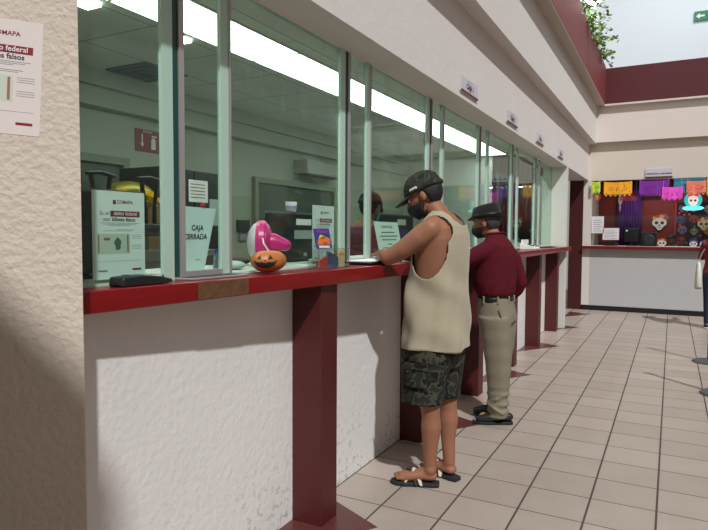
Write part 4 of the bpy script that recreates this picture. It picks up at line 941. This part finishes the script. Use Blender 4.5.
# legs
mb.tube([(.455, 3.06, .84), (.45, 3.05, .66), (.455, 3.055, .50), (.462, 3.06, .40), (.462, 3.065, .34), (.456, 3.07, .22), (.452, 3.08, .10)], [.092, .082, .060, .050, .056, .041, .034], 20)
mb.tube([(.475, 3.22, .84), (.48, 3.225, .66), (.49, 3.235, .50), (.50, 3.24, .40), (.502, 3.24, .34), (.502, 3.235, .22), (.512, 3.23, .10)], [.092, .08, .058, .048, .054, .040, .034], 20)
foot(mb, (.49, 3.10, 0), (.255, 3.025, 0), (.455, 3.075, .10), .026, 1.0, 1)
foot(mb, (.555, 3.22, 0), (.335, 3.29, 0), (.51, 3.232, .10), .026, 1.0, -1)
H1.shape(mb)
body1 = mb.build('body', M_skin, rootp, smooth=True, remesh=.0065, smoothit=2)
H1.details(body1, M_hair, mat('mask_black', (14, 14, 16), .7), back_len=-.075)
# tank top
rings = [((.452, 3.14, .775), .178, .205), ((.452, 3.14, .80), .178, .205), ((.455, 3.14, .88), .176, .204), ((.455, 3.14, .97), .172, .198), ((.458, 3.14, 1.06), .165, .193), ((.465, 3.14, 1.15), .156, .190),
    ((.475, 3.14, 1.24), .148, .192), ((.484, 3.14, 1.32), .141, .197), ((.492, 3.14, 1.39), .129, .196), ((.496, 3.14, 1.44), .112, .185), ((.495, 3.14, 1.475), .094, .150), ((.492, 3.14, 1.50), .080, .118), ((.488, 3.14, 1.52), .066, .094)]
def interp(rs, z):
    for a, b in zip(rs, rs[1:]):
        if a[0][2] <= z <= b[0][2]+1e-6:
            t = (z-a[0][2])/(b[0][2]-a[0][2]); return [a[0][0]+t*(b[0][0]-a[0][0]), a[0][1]], a[1]+t*(b[1]-a[1]), a[2]+t*(b[2]-a[2])
    a = rs[-1]; return [a[0][0], a[0][1]], a[1], a[2]
mb = MB(); NZ, NA = 110, 150; vs = []; z0, z1 = .775, 1.52
def fold(t, z):
    f = max(0, 1-(z-.775)/.55)
    s_ = .0085*f*math.sin(t*5+2*math.sin(z*6))+.006*f*math.sin(t*9-z*9)+.0045*math.sin(t*3+z*34)*f
    drape = .011*math.sin((z*26)+(t*3.0))*math.exp(-((z-1.10)/.11)**2)*(1 if math.sin(t) < .3 else .3)
    return s_+drape
for j in range(NZ+1):
    z = z0+(z1-z0)*j/NZ; c, a, b = interp(rings, z)
    for i in range(NA):
        t = 2*PI*i/NA; q = 2/2.25; ct, st_ = math.cos(t), math.sin(t)
        r = fold(t, z); x = math.copysign(abs(ct)**q, ct)*(a+r); y = math.copysign(abs(st_)**q, st_)*(b+r)
        vs.append((c[0]+x, c[1]+y, z+.01*(j == 0)*math.sin(3*t)))
fs = []
for j in range(NZ):
    for i in range(NA):
        q = (j*NA+i, j*NA+(i+1) % NA, (j+1)*NA+(i+1) % NA, (j+1)*NA+i)
        x = sum(vs[k][0] for k in q)/4; y = sum(vs[k][1] for k in q)/4; z = sum(vs[k][2] for k in q)/4; dy = abs(y-3.14)
        arm = (((x-.462)/.112)**2+((z-1.345)/.185)**2 < 1 and dy > .05 and z < 1.42) or (z > 1.30 and dy > .128+.07*max(0, (1.42-z)/.12)**1.3)
        if z >= 1.42 and dy <= .128: arm = False
        neck = dy < .088 and (z > 1.445 if x > .47 else z > 1.38) and (z > 1.445+ (.0 if dy < .04 else (dy-.04)*.6))
        if not (arm or neck): fs.append(q)
mb.add(vs, fs); top = mb.build('tank_top', mat('cream_jersey', (164, 153, 130), .85, bump=.25, bscale=220, var=.04, vscale=14, spec=.15, sheen=.2), rootp, smooth=True, solid=.004, smoothit=3)
m = MB(); m.ell((.606, 3.125, 1.425), (.004, .017, .024), Matrix.Rotation(math.radians(-14), 3, 'Y'), 16, 10); tg = m.build('neck_tag', mat('tag_dark', (52, 54, 56), .7), top, smooth=True)
m = MB(); m.ell((.610, 3.125, 1.425), (.003, .010, .015), Matrix.Rotation(math.radians(-14), 3, 'Y'), 14, 8); m.build('tag_centre', mat('tag_light', (176, 176, 170), .7), tg, smooth=True)
# camouflage shorts
M_camo = camo_mat('camouflage_cloth', (42, 43, 38), (66, 66, 56), (24, 24, 22), 17)
mb = MB()
mb.loft([ering(c, a, b, 40, 2.3) for c, a, b in (((.43, 3.14, .66), .12, .17), ((.44, 3.14, .72), .155, .2), ((.455, 3.14, .84), .15, .192), ((.462, 3.14, .90), .142, .182))])
mb.loft([ering(c, a, b, 32, 2.4) for c, a, b in (((.415, 3.05, .475), .117, .092), ((.415, 3.05, .50), .117, .094), ((.42, 3.05, .60), .12, .098), ((.43, 3.06, .72), .14, .105), ((.44, 3.07, .8), .14, .1))])
mb.loft([ering(c, a, b, 32, 2.4) for c, a, b in (((.462, 3.235, .475), .102, .09), ((.462, 3.235, .50), .102, .092), ((.46, 3.235, .60), .115, .096), ((.455, 3.225, .72), .14, .1), ((.45, 3.21, .8), .14, .1))])
sh = mb.build('camouflage_shorts', M_camo, rootp, smooth=True, remesh=.009, smoothit=3)
mb = MB(); mb.box(.36, .48, 2.937, 2.955, .58, .70); mb.build('cargo_pocket', M_camo, sh, bevel=.006)
mb = MB(); mb.box(.355, .485, 2.931, 2.945, .675, .71); mb.build('pocket_flap', M_camo, sh, bevel=.005)
# sandals
for heel, toe, nm in (((.50, 3.102), (.24, 3.018), 0), ((.572, 3.215), (.322, 3.295), 1)):
    h = Vector((*heel, 0)); t = Vector((*toe, 0)); d = (t-h); L = d.length; d.normalize(); s_ = Vector((-d.y, d.x, 0))
    out = [(0, -.028), (.04, -.037), (.12, -.036), (.19, -.047), (.235, -.042), (L-.005, -.018), (L, .008), (.245, .038), (.19, .045), (.12, .034), (.04, .036), (0, .026)]
    m = MB(); m.prism([tuple((h+d*a+s_*b)[:2]) for a, b in out], .0, .024); sole = m.build('sandal', mat('sandal_black', (30, 31, 33), .7), rootp, bevel=.006)
    for (a0, b0, a1, b1, mt) in ((.09, -.04, .19, .032, 'w'), (.112, -.042, .205, .02, 'b'), (.19, -.046, .1, .036, 'w'), (.205, -.044, .125, .038, 'b')):
        for dd in (0,):
            p0 = h+d*a0+s_*b0+Vector((0, 0, .02)); p2 = h+d*a1+s_*b1+Vector((0, 0, .02)); pm = (p0+p2)/2+Vector((0, 0, .072))
            pts = [p0, p0.lerp(pm, .6)+Vector((0, 0, .012)), pm, p2.lerp(pm, .6)+Vector((0, 0, .012)), p2]
            q = MB(); q.tube(pts, [.012]*5, 10, (.3, 1), up=(0, 0, 1)); q.build('strap', mat('strap_cream', (196, 186, 164), .8) if mt == 'w' else mat('strap_black', (36, 38, 40), .8), sole, smooth=True)
# cap
def cap(H, body, mt):
    m = MB(); n = 48; rows = []; K = 16
    for j in range(K+1):
        th = PI/2*(1-j/K); row = []
        for i in range(n):
            ph = 2*PI*i/n; pf = 1+.05*abs(math.cos(ph*3))**6*math.cos(th)
            row.append(H.w((.012+.113*math.cos(th)**.85*math.cos(ph), .092*math.cos(th)**.85*math.sin(ph), .03+.108*math.sin(th)**.9)))
        rows.append(row)
    fs = []
    for j in range(K):
        for i in range(n):
            ph = 2*PI*(i+.5)/n; zz = rows[j][i]
            back = abs(((ph+PI) % (2*PI))-PI) < .42 and j > K-7 and (j < K-2)
            if not back: fs.append((j*n+i, (j+1)*n+i, (j+1)*n+(i+1) % n, j*n+(i+1) % n))
    m.add([p for r in rows for p in r], fs); c = m.build('cap', mt, body, smooth=True, solid=.004)
    m = MB(); top, bot = [], []
    for i in range(17):
        a = -1.15+2.3*i/16; ph = PI+a
        top.append(H.w((.012+.108*math.cos(ph), .09*math.sin(ph), .034)))
    mid = [H.w((.012+(.115+.075*math.cos(1.25*a))*math.cos(PI+a*.86), .086*math.sin(PI+a*.86), .022-.012*math.cos(a))) for a in [-1.15+2.3*i/16 for i in range(17)]]
    m.add(top+mid, [(i, i+1, 17+i+1, 17+i) for i in range(16)]); m.build('brim', mat('brim_olive', (62, 64, 56), .8), c, smooth=True, solid=.005)
    m = MB(); m.tube([H.w((.012+.116*math.cos(a), .095*math.sin(a), .036)) for a in [2*PI*i/24 for i in range(25)]], [.007]*25, 8, (1.2, .5)); m.build('band', mt, c, smooth=True)
    m = MB(); m.ell(H.w((.012, 0, .139)), (.006, .006, .005)); m.build('button', mt, c, smooth=True)
    m = MB(); m.tube([H.w((-.04, -.083, .047)), H.w((-.006, -.0945, .047))], [.010, .010], 8, (.9, .25), up=H.R @ Vector((0, 0, 1))); m.build('side_label', mat('label_white', (210, 212, 206), .7), c)
    return c
cap(H1, rootp, camo_mat('cap_camouflage', (48, 48, 43), (64, 65, 57), (32, 32, 30), 30))

# ---- man in the hat
M_sweat = mat('maroon_knit', (84, 24, 32), .9, bump=.3, bscale=180, var=.06, vscale=12, spec=.1)
rootq = empty('person', (.46, 4.38, 0), 'man in black hat, maroon sweater and khaki trousers standing at the counter', 'person')
H2 = Head((.385, 4.37, 1.478), Rz(-4) @ Ry(-8), .96)
mb = MB()
mb.loft([ering(c, a, b, 36, 2.2) for c, a, b in (((.47, 4.38, .74), .10, .14), ((.47, 4.38, .86), .11, .15), ((.465, 4.38, .97), .105, .14), ((.455, 4.38, 1.1), .11, .15), ((.46, 4.38, 1.22), .11, .165), ((.465, 4.38, 1.3), .10, .165), ((.46, 4.38, 1.35), .07, .12), ((.455, 4.38, 1.38), .05, .07))])
mb.tube([(.46, 4.38, 1.33), (.435, 4.375, 1.39), (.41, 4.37, 1.44)], [.06, .054, .052], 16)
mb.tube([(.455, 4.24, 1.29), (.33, 4.2, 1.22), (.24, 4.18, 1.25)], [.05, .045, .038], 14); mb.tube([(.24, 4.18, 1.26), (.12, 4.28, 1.27)], [.034, .026], 14); hand(mb, (.115, 4.285, 1.27), (-.7, .7, -.05), (0, 0, 1), .95, .5, -1)
mb.tube([(.46, 4.54, 1.29), (.55, 4.58, 1.17), (.595, 4.58, 1.04)], [.05, .045, .038], 14); mb.tube([(.595, 4.58, 1.04), (.56, 4.6, .95), (.50, 4.585, .88)], [.034, .03, .024], 14); hand(mb, (.498, 4.58, .875), (-.75, -.1, -.6), (0, 1, 0), .95, .6, 1)
mb.tube([(.47, 4.31, .8), (.48, 4.31, .48), (.50, 4.33, .10)], [.075, .052, .036], 16); mb.tube([(.47, 4.46, .8), (.47, 4.47, .48), (.45, 4.5, .10)], [.075, .052, .036], 16)
mb.tube([(.54, 4.37, .06), (.40, 4.32, .05)], [.034, .03], 12); mb.tube([(.47, 4.51, .06), (.36, 4.52, .05)], [.034, .03], 12)
H2.shape(mb)
body2 = mb.build('body', M_skin2, rootq, smooth=True, remesh=.0075, smoothit=2)
H2.details(body2, mat('grey_hair', (62, 58, 56), .7, bump=.5, bscale=150), mat('mask_black', (14, 14, 16), .7), back_len=-.05)
# sweater
mb = MB()
mb.loft([ering(c, a, b, 44, 2.2) for c, a, b in (((.462, 4.38, .952), .126, .172), ((.458, 4.38, .975), .14, .182), ((.452, 4.38, 1.05), .15, .19), ((.45, 4.38, 1.15), .15, .195), ((.458, 4.38, 1.24), .138, .197), ((.468, 4.38, 1.31), .11, .186), ((.465, 4.38, 1.355), .085, .135), ((.458, 4.38, 1.385), .066, .08), ((.452, 4.378, 1.40), .062, .066))])
mb.tube([(.465, 4.25, 1.295), (.40, 4.21, 1.26), (.30, 4.175, 1.215), (.225, 4.17, 1.235)], [.072, .068, .060, .052], 18); mb.tube([(.225, 4.175, 1.272), (.15, 4.25, 1.278)], [.048, .041], 16)
mb.tube([(.47, 4.51, 1.295), (.54, 4.56, 1.21), (.575, 4.58, 1.11), (.598, 4.585, 1.04)], [.072, .066, .056, .05], 18); mb.tube([(.598, 4.585, 1.035), (.57, 4.6, .97), (.545, 4.6, .945)], [.05, .045, .042], 16)
# soft folds
for k in range(7):
    a = -1.9+.45*k; z = 1.0+.02*math.sin(k*2.1)
    mb.tube([(0.455+.144*math.cos(a), 4.38+.188*math.sin(a), z+.0), (.455+.149*math.cos(a+.2), 4.38+.192*math.sin(a+.2), z+.03), (.455+.147*math.cos(a+.42), 4.38+.19*math.sin(a+.42), z+.09)], [.006, .009, .005], 8)
sw = mb.build('sweater', M_sweat, rootq, smooth=True, remesh=.008, smoothit=4)
mb = MB(); mb.tube([(.452+.058*math.cos(a), 4.378+.064*math.sin(a), 1.402+.006*math.cos(a)) for a in [2*PI*i/20 for i in range(21)]], [.009]*21, 8); mb.build('collar', M_sweat, sw, smooth=True)
# khaki trousers
M_khaki = mat('khaki_cotton', (128, 121, 104), .85, bump=.3, bscale=120, var=.07, vscale=10, spec=.15)
mb = MB()
mb.loft([ering(c, a, b, 40, 2.4) for c, a, b in (((.475, 4.385, .76), .135, .17), ((.47, 4.385, .82), .138, .172), ((.464, 4.38, .89), .128, .168), ((.462, 4.38, .94), .122, .166))])
def leg(pts):
    rr = []
    for (x, y, z, a, b) in pts: rr.append(ering((x, y, z), a, b, 36, 2.3))
    mb.loft(rr)
def legpts(x0, y0, x1, y1, ph):
    out = []
    for k in range(30):
        t = k/29; z = .80-.745*t; w_ = .118-.046*min(1, t*1.2)+.0015*math.sin(k*1.3+ph)+(.006*math.sin(k*2.6+ph) if t > .72 else 0)
        out.append((x0+(x1-x0)*t+.012*math.sin(t*4+ph)+(.006*math.sin(k*2.1) if t > .7 else 0), y0+(y1-y0)*t, z, w_, w_*.92))
    return out
leg(legpts(.475, 4.305, .515, 4.345, 0)); leg(legpts(.475, 4.465, .47, 4.50, 1.3))
for (x, y, z, s1) in ((.50, 4.262, .13, 1), (.51, 4.262, .20, -1)):
    mb.tube([(x-.07, y+.03, z+.03*s1), (x, y+.005, z), (x+.06, y+.02, z-.035*s1)], [.006, .012, .006], 8)
tr = mb.build('trousers', M_khaki, rootq, smooth=True, remesh=.008, smoothit=3)
m = MB(); m.tube([(.462+.124*math.cos(a), 4.38+.168*math.sin(a), .925) for a in [2*PI*i/36 for i in range(37)]], [.018]*37, 8, (1.0, .3)); m.build('belt', mat('belt_black', (20, 20, 22), .4), rootq)
for a in (-1.9, -1.1, -.45, .2):
    m = MB(); c = Vector((.462+.13*math.cos(a), 4.38+.174*math.sin(a), .925)); m.tube([c+Vector((0, 0, -.022)), c+Vector((0, 0, .022))], [.008, .008], 8); m.build('belt_loop', M_khaki, tr, smooth=True)
m = MB(); m.tube([(.53, 4.215, .86), (.545, 4.22, .82), (.55, 4.225, .78)], [.004]*3, 6); m.build('pocket_seam', mat('seam_dark', (110, 100, 84), .9), tr)
def shoe(hx, hy, tx, ty):
    h = Vector((hx, hy, 0)); t = Vector((tx, ty, 0)); d = t-h; L = d.length; d.normalize(); s_ = Vector((-d.y, d.x, 0))
    out = [(0, -.02), (.02, -.034), (.1, -.035), (.18, -.047), (.24, -.035), (L, -.008), (L, .012), (.24, .036), (.18, .044), (.1, .034), (.02, .033), (0, .02)]
    m = MB(); m.prism([tuple((h+d*a+s_*b)[:2]) for a, b in out], 0, .022); sole = m.build('shoe', mat('sole_black', (18, 18, 19), .6), rootq, bevel=.005)
    m = MB(); m.tube([h+d*.03+Vector((0, 0, .055)), h+d*.09+Vector((0, 0, .062)), h+d*.15+Vector((0, 0, .052)), h+d*.2+Vector((0, 0, .042)), h+d*.245+Vector((0, 0, .036))], [.034, .04, .042, .038, .026], 18, (.9, 1)); m.build('upper', mat('shoe_leather', (30, 32, 34), .35), sole, smooth=True)
    m = MB()
    for k in range(3): q = h+d*(.13+.022*k)+Vector((0, 0, .092-.008*k)); m.tube([q-s_*.02, q+Vector((0, 0, .004)), q+s_*.02], [.003]*3, 6)
    m.build('laces', M_ink, sole)
shoe(.60, 4.40, .335, 4.27); shoe(.54, 4.52, .275, 4.50)
# hat
m = MB(); n = 44
R = H2.R; hc = (.012, 0, .042)
def hp(x, y, z): return H2.w((hc[0]+x, hc[1]+y, hc[2]+z))
rowz = [(0, 1.0), (.02, 1.0), (.05, .97), (.078, .92), (.092, .86), (.1, .7), (.092, .4), (.082, .05)]
m.loft([[hp(.112*k*math.cos(2*PI*i/n), .092*k*math.sin(2*PI*i/n), z-(.012*(1-k) if k < .9 else 0)+.008*math.cos(2*PI*i/n)*(z > .04)) for i in range(n)] for z, k in rowz], cap=True)
hat = m.build('hat', mat('hat_felt', (34, 33, 33), .9, spec=.15, sheen=.2), rootq, smooth=True)
m = MB(); rr = []
for k, z in ((1.0, .002), (1.18, .0), (1.3, .003), (1.32, .007), (1.18, .006), (1.0, .008)):
    rr.append([hp(.113*k*math.cos(2*PI*i/n), .094*k*math.sin(2*PI*i/n), z+(k-1)*.045*abs(math.sin(2*PI*i/n))**2-(k-1)*.03*abs(math.cos(2*PI*i/n))) for i in range(n)])
m.loft(rr, cap=False); m.build('brim', mat('hat_felt', (34, 33, 33), .9), hat, smooth=True)
m = MB(); m.loft([[hp((.114)*math.cos(2*PI*i/n), .094*math.sin(2*PI*i/n), z) for i in range(n)] for z in (.006, .028)], cap=False); m.build('hat_band', mat('band_black', (12, 12, 13), .5), hat, smooth=True, solid=.002)

# ---- standing figures with simple poses
def simple_person(x, y, h, face, label, skin, topm, legm, hairm, arms, seated=False, long_hair=False, cap_m=None, mask_m=None, top_name='shirt', tilt=0):
    """face = direction the person looks, degrees from -X turning about Z"""
    k = h/1.65; Rf = Rz(face); root = empty('person', (x, y, 0), label, 'person')
    P = lambda p: tuple(Vector((x, y, 0)) + Rf @ (Vector(p)*k))
    def ring(c, a, b, n=36):
        return [P((c[0]+a*math.cos(2*PI*i/n), c[1]+b*math.sin(2*PI*i/n), c[2])) for i in range(n)]
    H = Head(P((-.05, 0, 1.52)), Rf @ Ry(-12-tilt), k*.96)
    mb = MB(); T = [((0, 0, .80), .10, .155), ((0, 0, .92), .11, .165), ((0, 0, 1.05), .09, .13), ((0, 0, 1.2), .10, .15), ((.01, 0, 1.32), .095, .17), ((.01, 0, 1.38), .07, .13), ((0, 0, 1.42), .05, .06)]
    mb.loft([ring(*t) for t in T]); mb.tube([P((0, 0, 1.36)), P((-.01, 0, 1.43)), P((-.03, 0, 1.47))], [.055*k, .05*k, .05*k], 14)
    if not seated:
        for sy in (-1, 1):
            mb.tube([P((0, sy*.085, .86)), P((-.01, sy*.09, .48)), P((.02, sy*.09, .09))], [.085*k, .055*k, .036*k], 14); mb.tube([P((.04, sy*.09, .05)), P((-.13, sy*.1, .04))], [.035*k, .028*k], 12)
    for sy, A in zip((-1, 1), arms):
        mb.tube([P((.01, sy*.16, 1.33)), P(A[0]), P(A[1])], [.05*k, .042*k, .03*k], 14); hand(mb, P(A[1]), Rf @ (Vector(A[1])-Vector(A[0])), Rf @ Vector((0, 0, 1)) if A[0][2] < 1.25 and abs(A[1][2]-A[0][2]) < .1 else Rf @ Vector((0, sy, .2)), .95*k, .4, sy)
    H.shape(mb); body = mb.build('body', skin, root, smooth=True, remesh=.009, smoothit=2); H.details(body, hairm, mask_m, back_len=-.08)
    mb = MB(); mb.loft([[tuple(Vector(q)) for q in ring(c, a+.018, b+.018)] for c, a, b in [((0, 0, .88), .11, .165)]+T[2:6]]); 
    for sy, A in zip((-1, 1), arms):
        e = Vector(A[1]).lerp(Vector(A[0]), .15); mb.tube([P((.01, sy*.15, 1.325)), P(A[0]), P(e)], [.064*k, .056*k, .042*k], 14)
    mb.build(top_name, topm, root, smooth=True, remesh=.01, smoothit=3)
    if not seated:
        mb = MB(); mb.loft([ring(*t) for t in (((0, 0, .74), .115, .165), ((0, 0, .84), .125, .178), ((0, 0, .93), .115, .168))])
        for sy in (-1, 1): mb.tube([P((0, sy*.085, .82)), P((-.01, sy*.09, .48)), P((.02, sy*.09, .10))], [.095*k, .066*k, .05*k], 16)
        mb.build('trousers', legm, root, smooth=True, remesh=.01, smoothit=2)
        for sy in (-1, 1):
            m = MB(); m.tube([P((.05, sy*.09, .04)), P((-.04, sy*.095, .04)), P((-.15, sy*.1, .035))], [.04*k, .042*k, .034*k], 14, (.85, 1)); sh = m.build('shoe', mat('shoe_dark', (30, 30, 34), .6), root, smooth=True)
            m = MB(); m.tube([P((.06, sy*.09, .012)), P((-.155, sy*.1, .012))], [.043*k, .04*k], 14, (.27, 1), up=(0, 0, 1)); m.build('sole', M_white, sh, smooth=True)
    if long_hair:
        m = MB(); m.tube([H.w((.05, 0, .06)), H.w((.085, 0, -.06)), P((.115, 0, 1.32)), P((.125, 0, 1.12)), P((.12, 0, .98))], [.07*k, .09*k, .1*k, .1*k, .06*k], 18, (.5, 1.15), up=tuple(Rf @ Vector((1, 0, 0)))); m.build('long_hair', hairm, body, smooth=True)
    if cap_m: cap(H, root, cap_m)
    return root, P
M_brown_hair = mat('brown_hair', (74, 50, 34), .5, bump=.6, bscale=120)
wr, WP = simple_person(2.185, 10.40, 1.56, -90, 'woman with long brown hair, dark red top and navy jeans at the far opening', mat('skin_fair', (190, 140, 112), .6), mat('dark_red_top', (120, 30, 40), .8), mat('navy_denim', (30, 36, 56), .85), M_brown_hair,
    [((-.12, -.19, 1.12), (-.30, -.17, 1.16)), ((-.10, .2, 1.12), (-.30, .19, 1.17))], long_hair=True)
m = MB(); m.box(1.93, 2.0, 10.2, 10.42, .62, .98)
rr = []
for z, a, b in ((.60, .045, .085), (.63, .05, .1), (.8, .045, .1), (.95, .03, .08), (1.0, .012, .03)):
    rr.append(ering((1.965, 10.38, z), a, b, 24, 2.5))
m = MB(); m.loft(rr); bag = m.build('cloth_bag', mat('bag_white', (212, 208, 200), .8), smooth=True, bevel=0); tag(bag, 'white cloth bag hanging from the arm of the woman at the far opening', 'bag')
m = MB(); m.tube([(1.965, 10.36, .99), (1.99, 10.3, 1.12), (2.03, 10.26, 1.19), (2.0, 10.32, 1.12), (1.965, 10.40, .99)], [.006]*5, 8); m.build('strap', mat('bag_white', (212, 208, 200), .8), bag, smooth=True)
m = MB(); m.box(1.93, 2.0, 10.30, 10.46, .592, .606); m.build('dark_trim', M_ink, bag)

simple_person(1.62, 12.68, 1.42, 55, 'dark-haired booth clerk bent over the far worktop behind the screen', M_skin, mat('clerk_black', (26, 24, 30), .8), M_black, M_hair, [((-.1, -.2, 1.02), (-.22, -.08, .99)), ((-.1, .2, 1.02), (-.22, .08, .99))], seated=True, tilt=20)
simple_person(-.62, 4.42, 1.74, -95, 'cashier in maroon plaid shirt and black cap sitting behind the glass', M_skin2, mat('plaid_maroon', (104, 50, 62), .8, var=.3, vscale=60), M_black, M_hair, [((-.16, -.2, 1.16), (-.34, -.05, 1.24)), ((-.16, .22, 1.16), (-.34, .1, 1.24))], seated=True, cap_m=mat('cap_black', (18, 20, 22), .8), mask_m=mat('mask_teal', (70, 170, 176), .7))

for x, y, z, lb in ((1.62, 12.68, .60, 'plain stool under the clerk in the far booth'), (-.62, 4.42, .78, 'high stool under the cashier behind the glass')):
    root = empty('stool', (x, y, 0), lb, 'stool')
    m = MB(); m.lathe((x, y, z), [(.15, 0), (.17, .02), (.16, .05)], 24); m.build('seat', M_black, root)
    for k in range(4):
        a = PI/4+k*PI/2; m = MB(); m.cyl((x+.1*math.cos(a), y+.1*math.sin(a), z), (x+.18*math.cos(a), y+.18*math.sin(a), 0), .012, n=10); m.build('leg', M_dark, root)
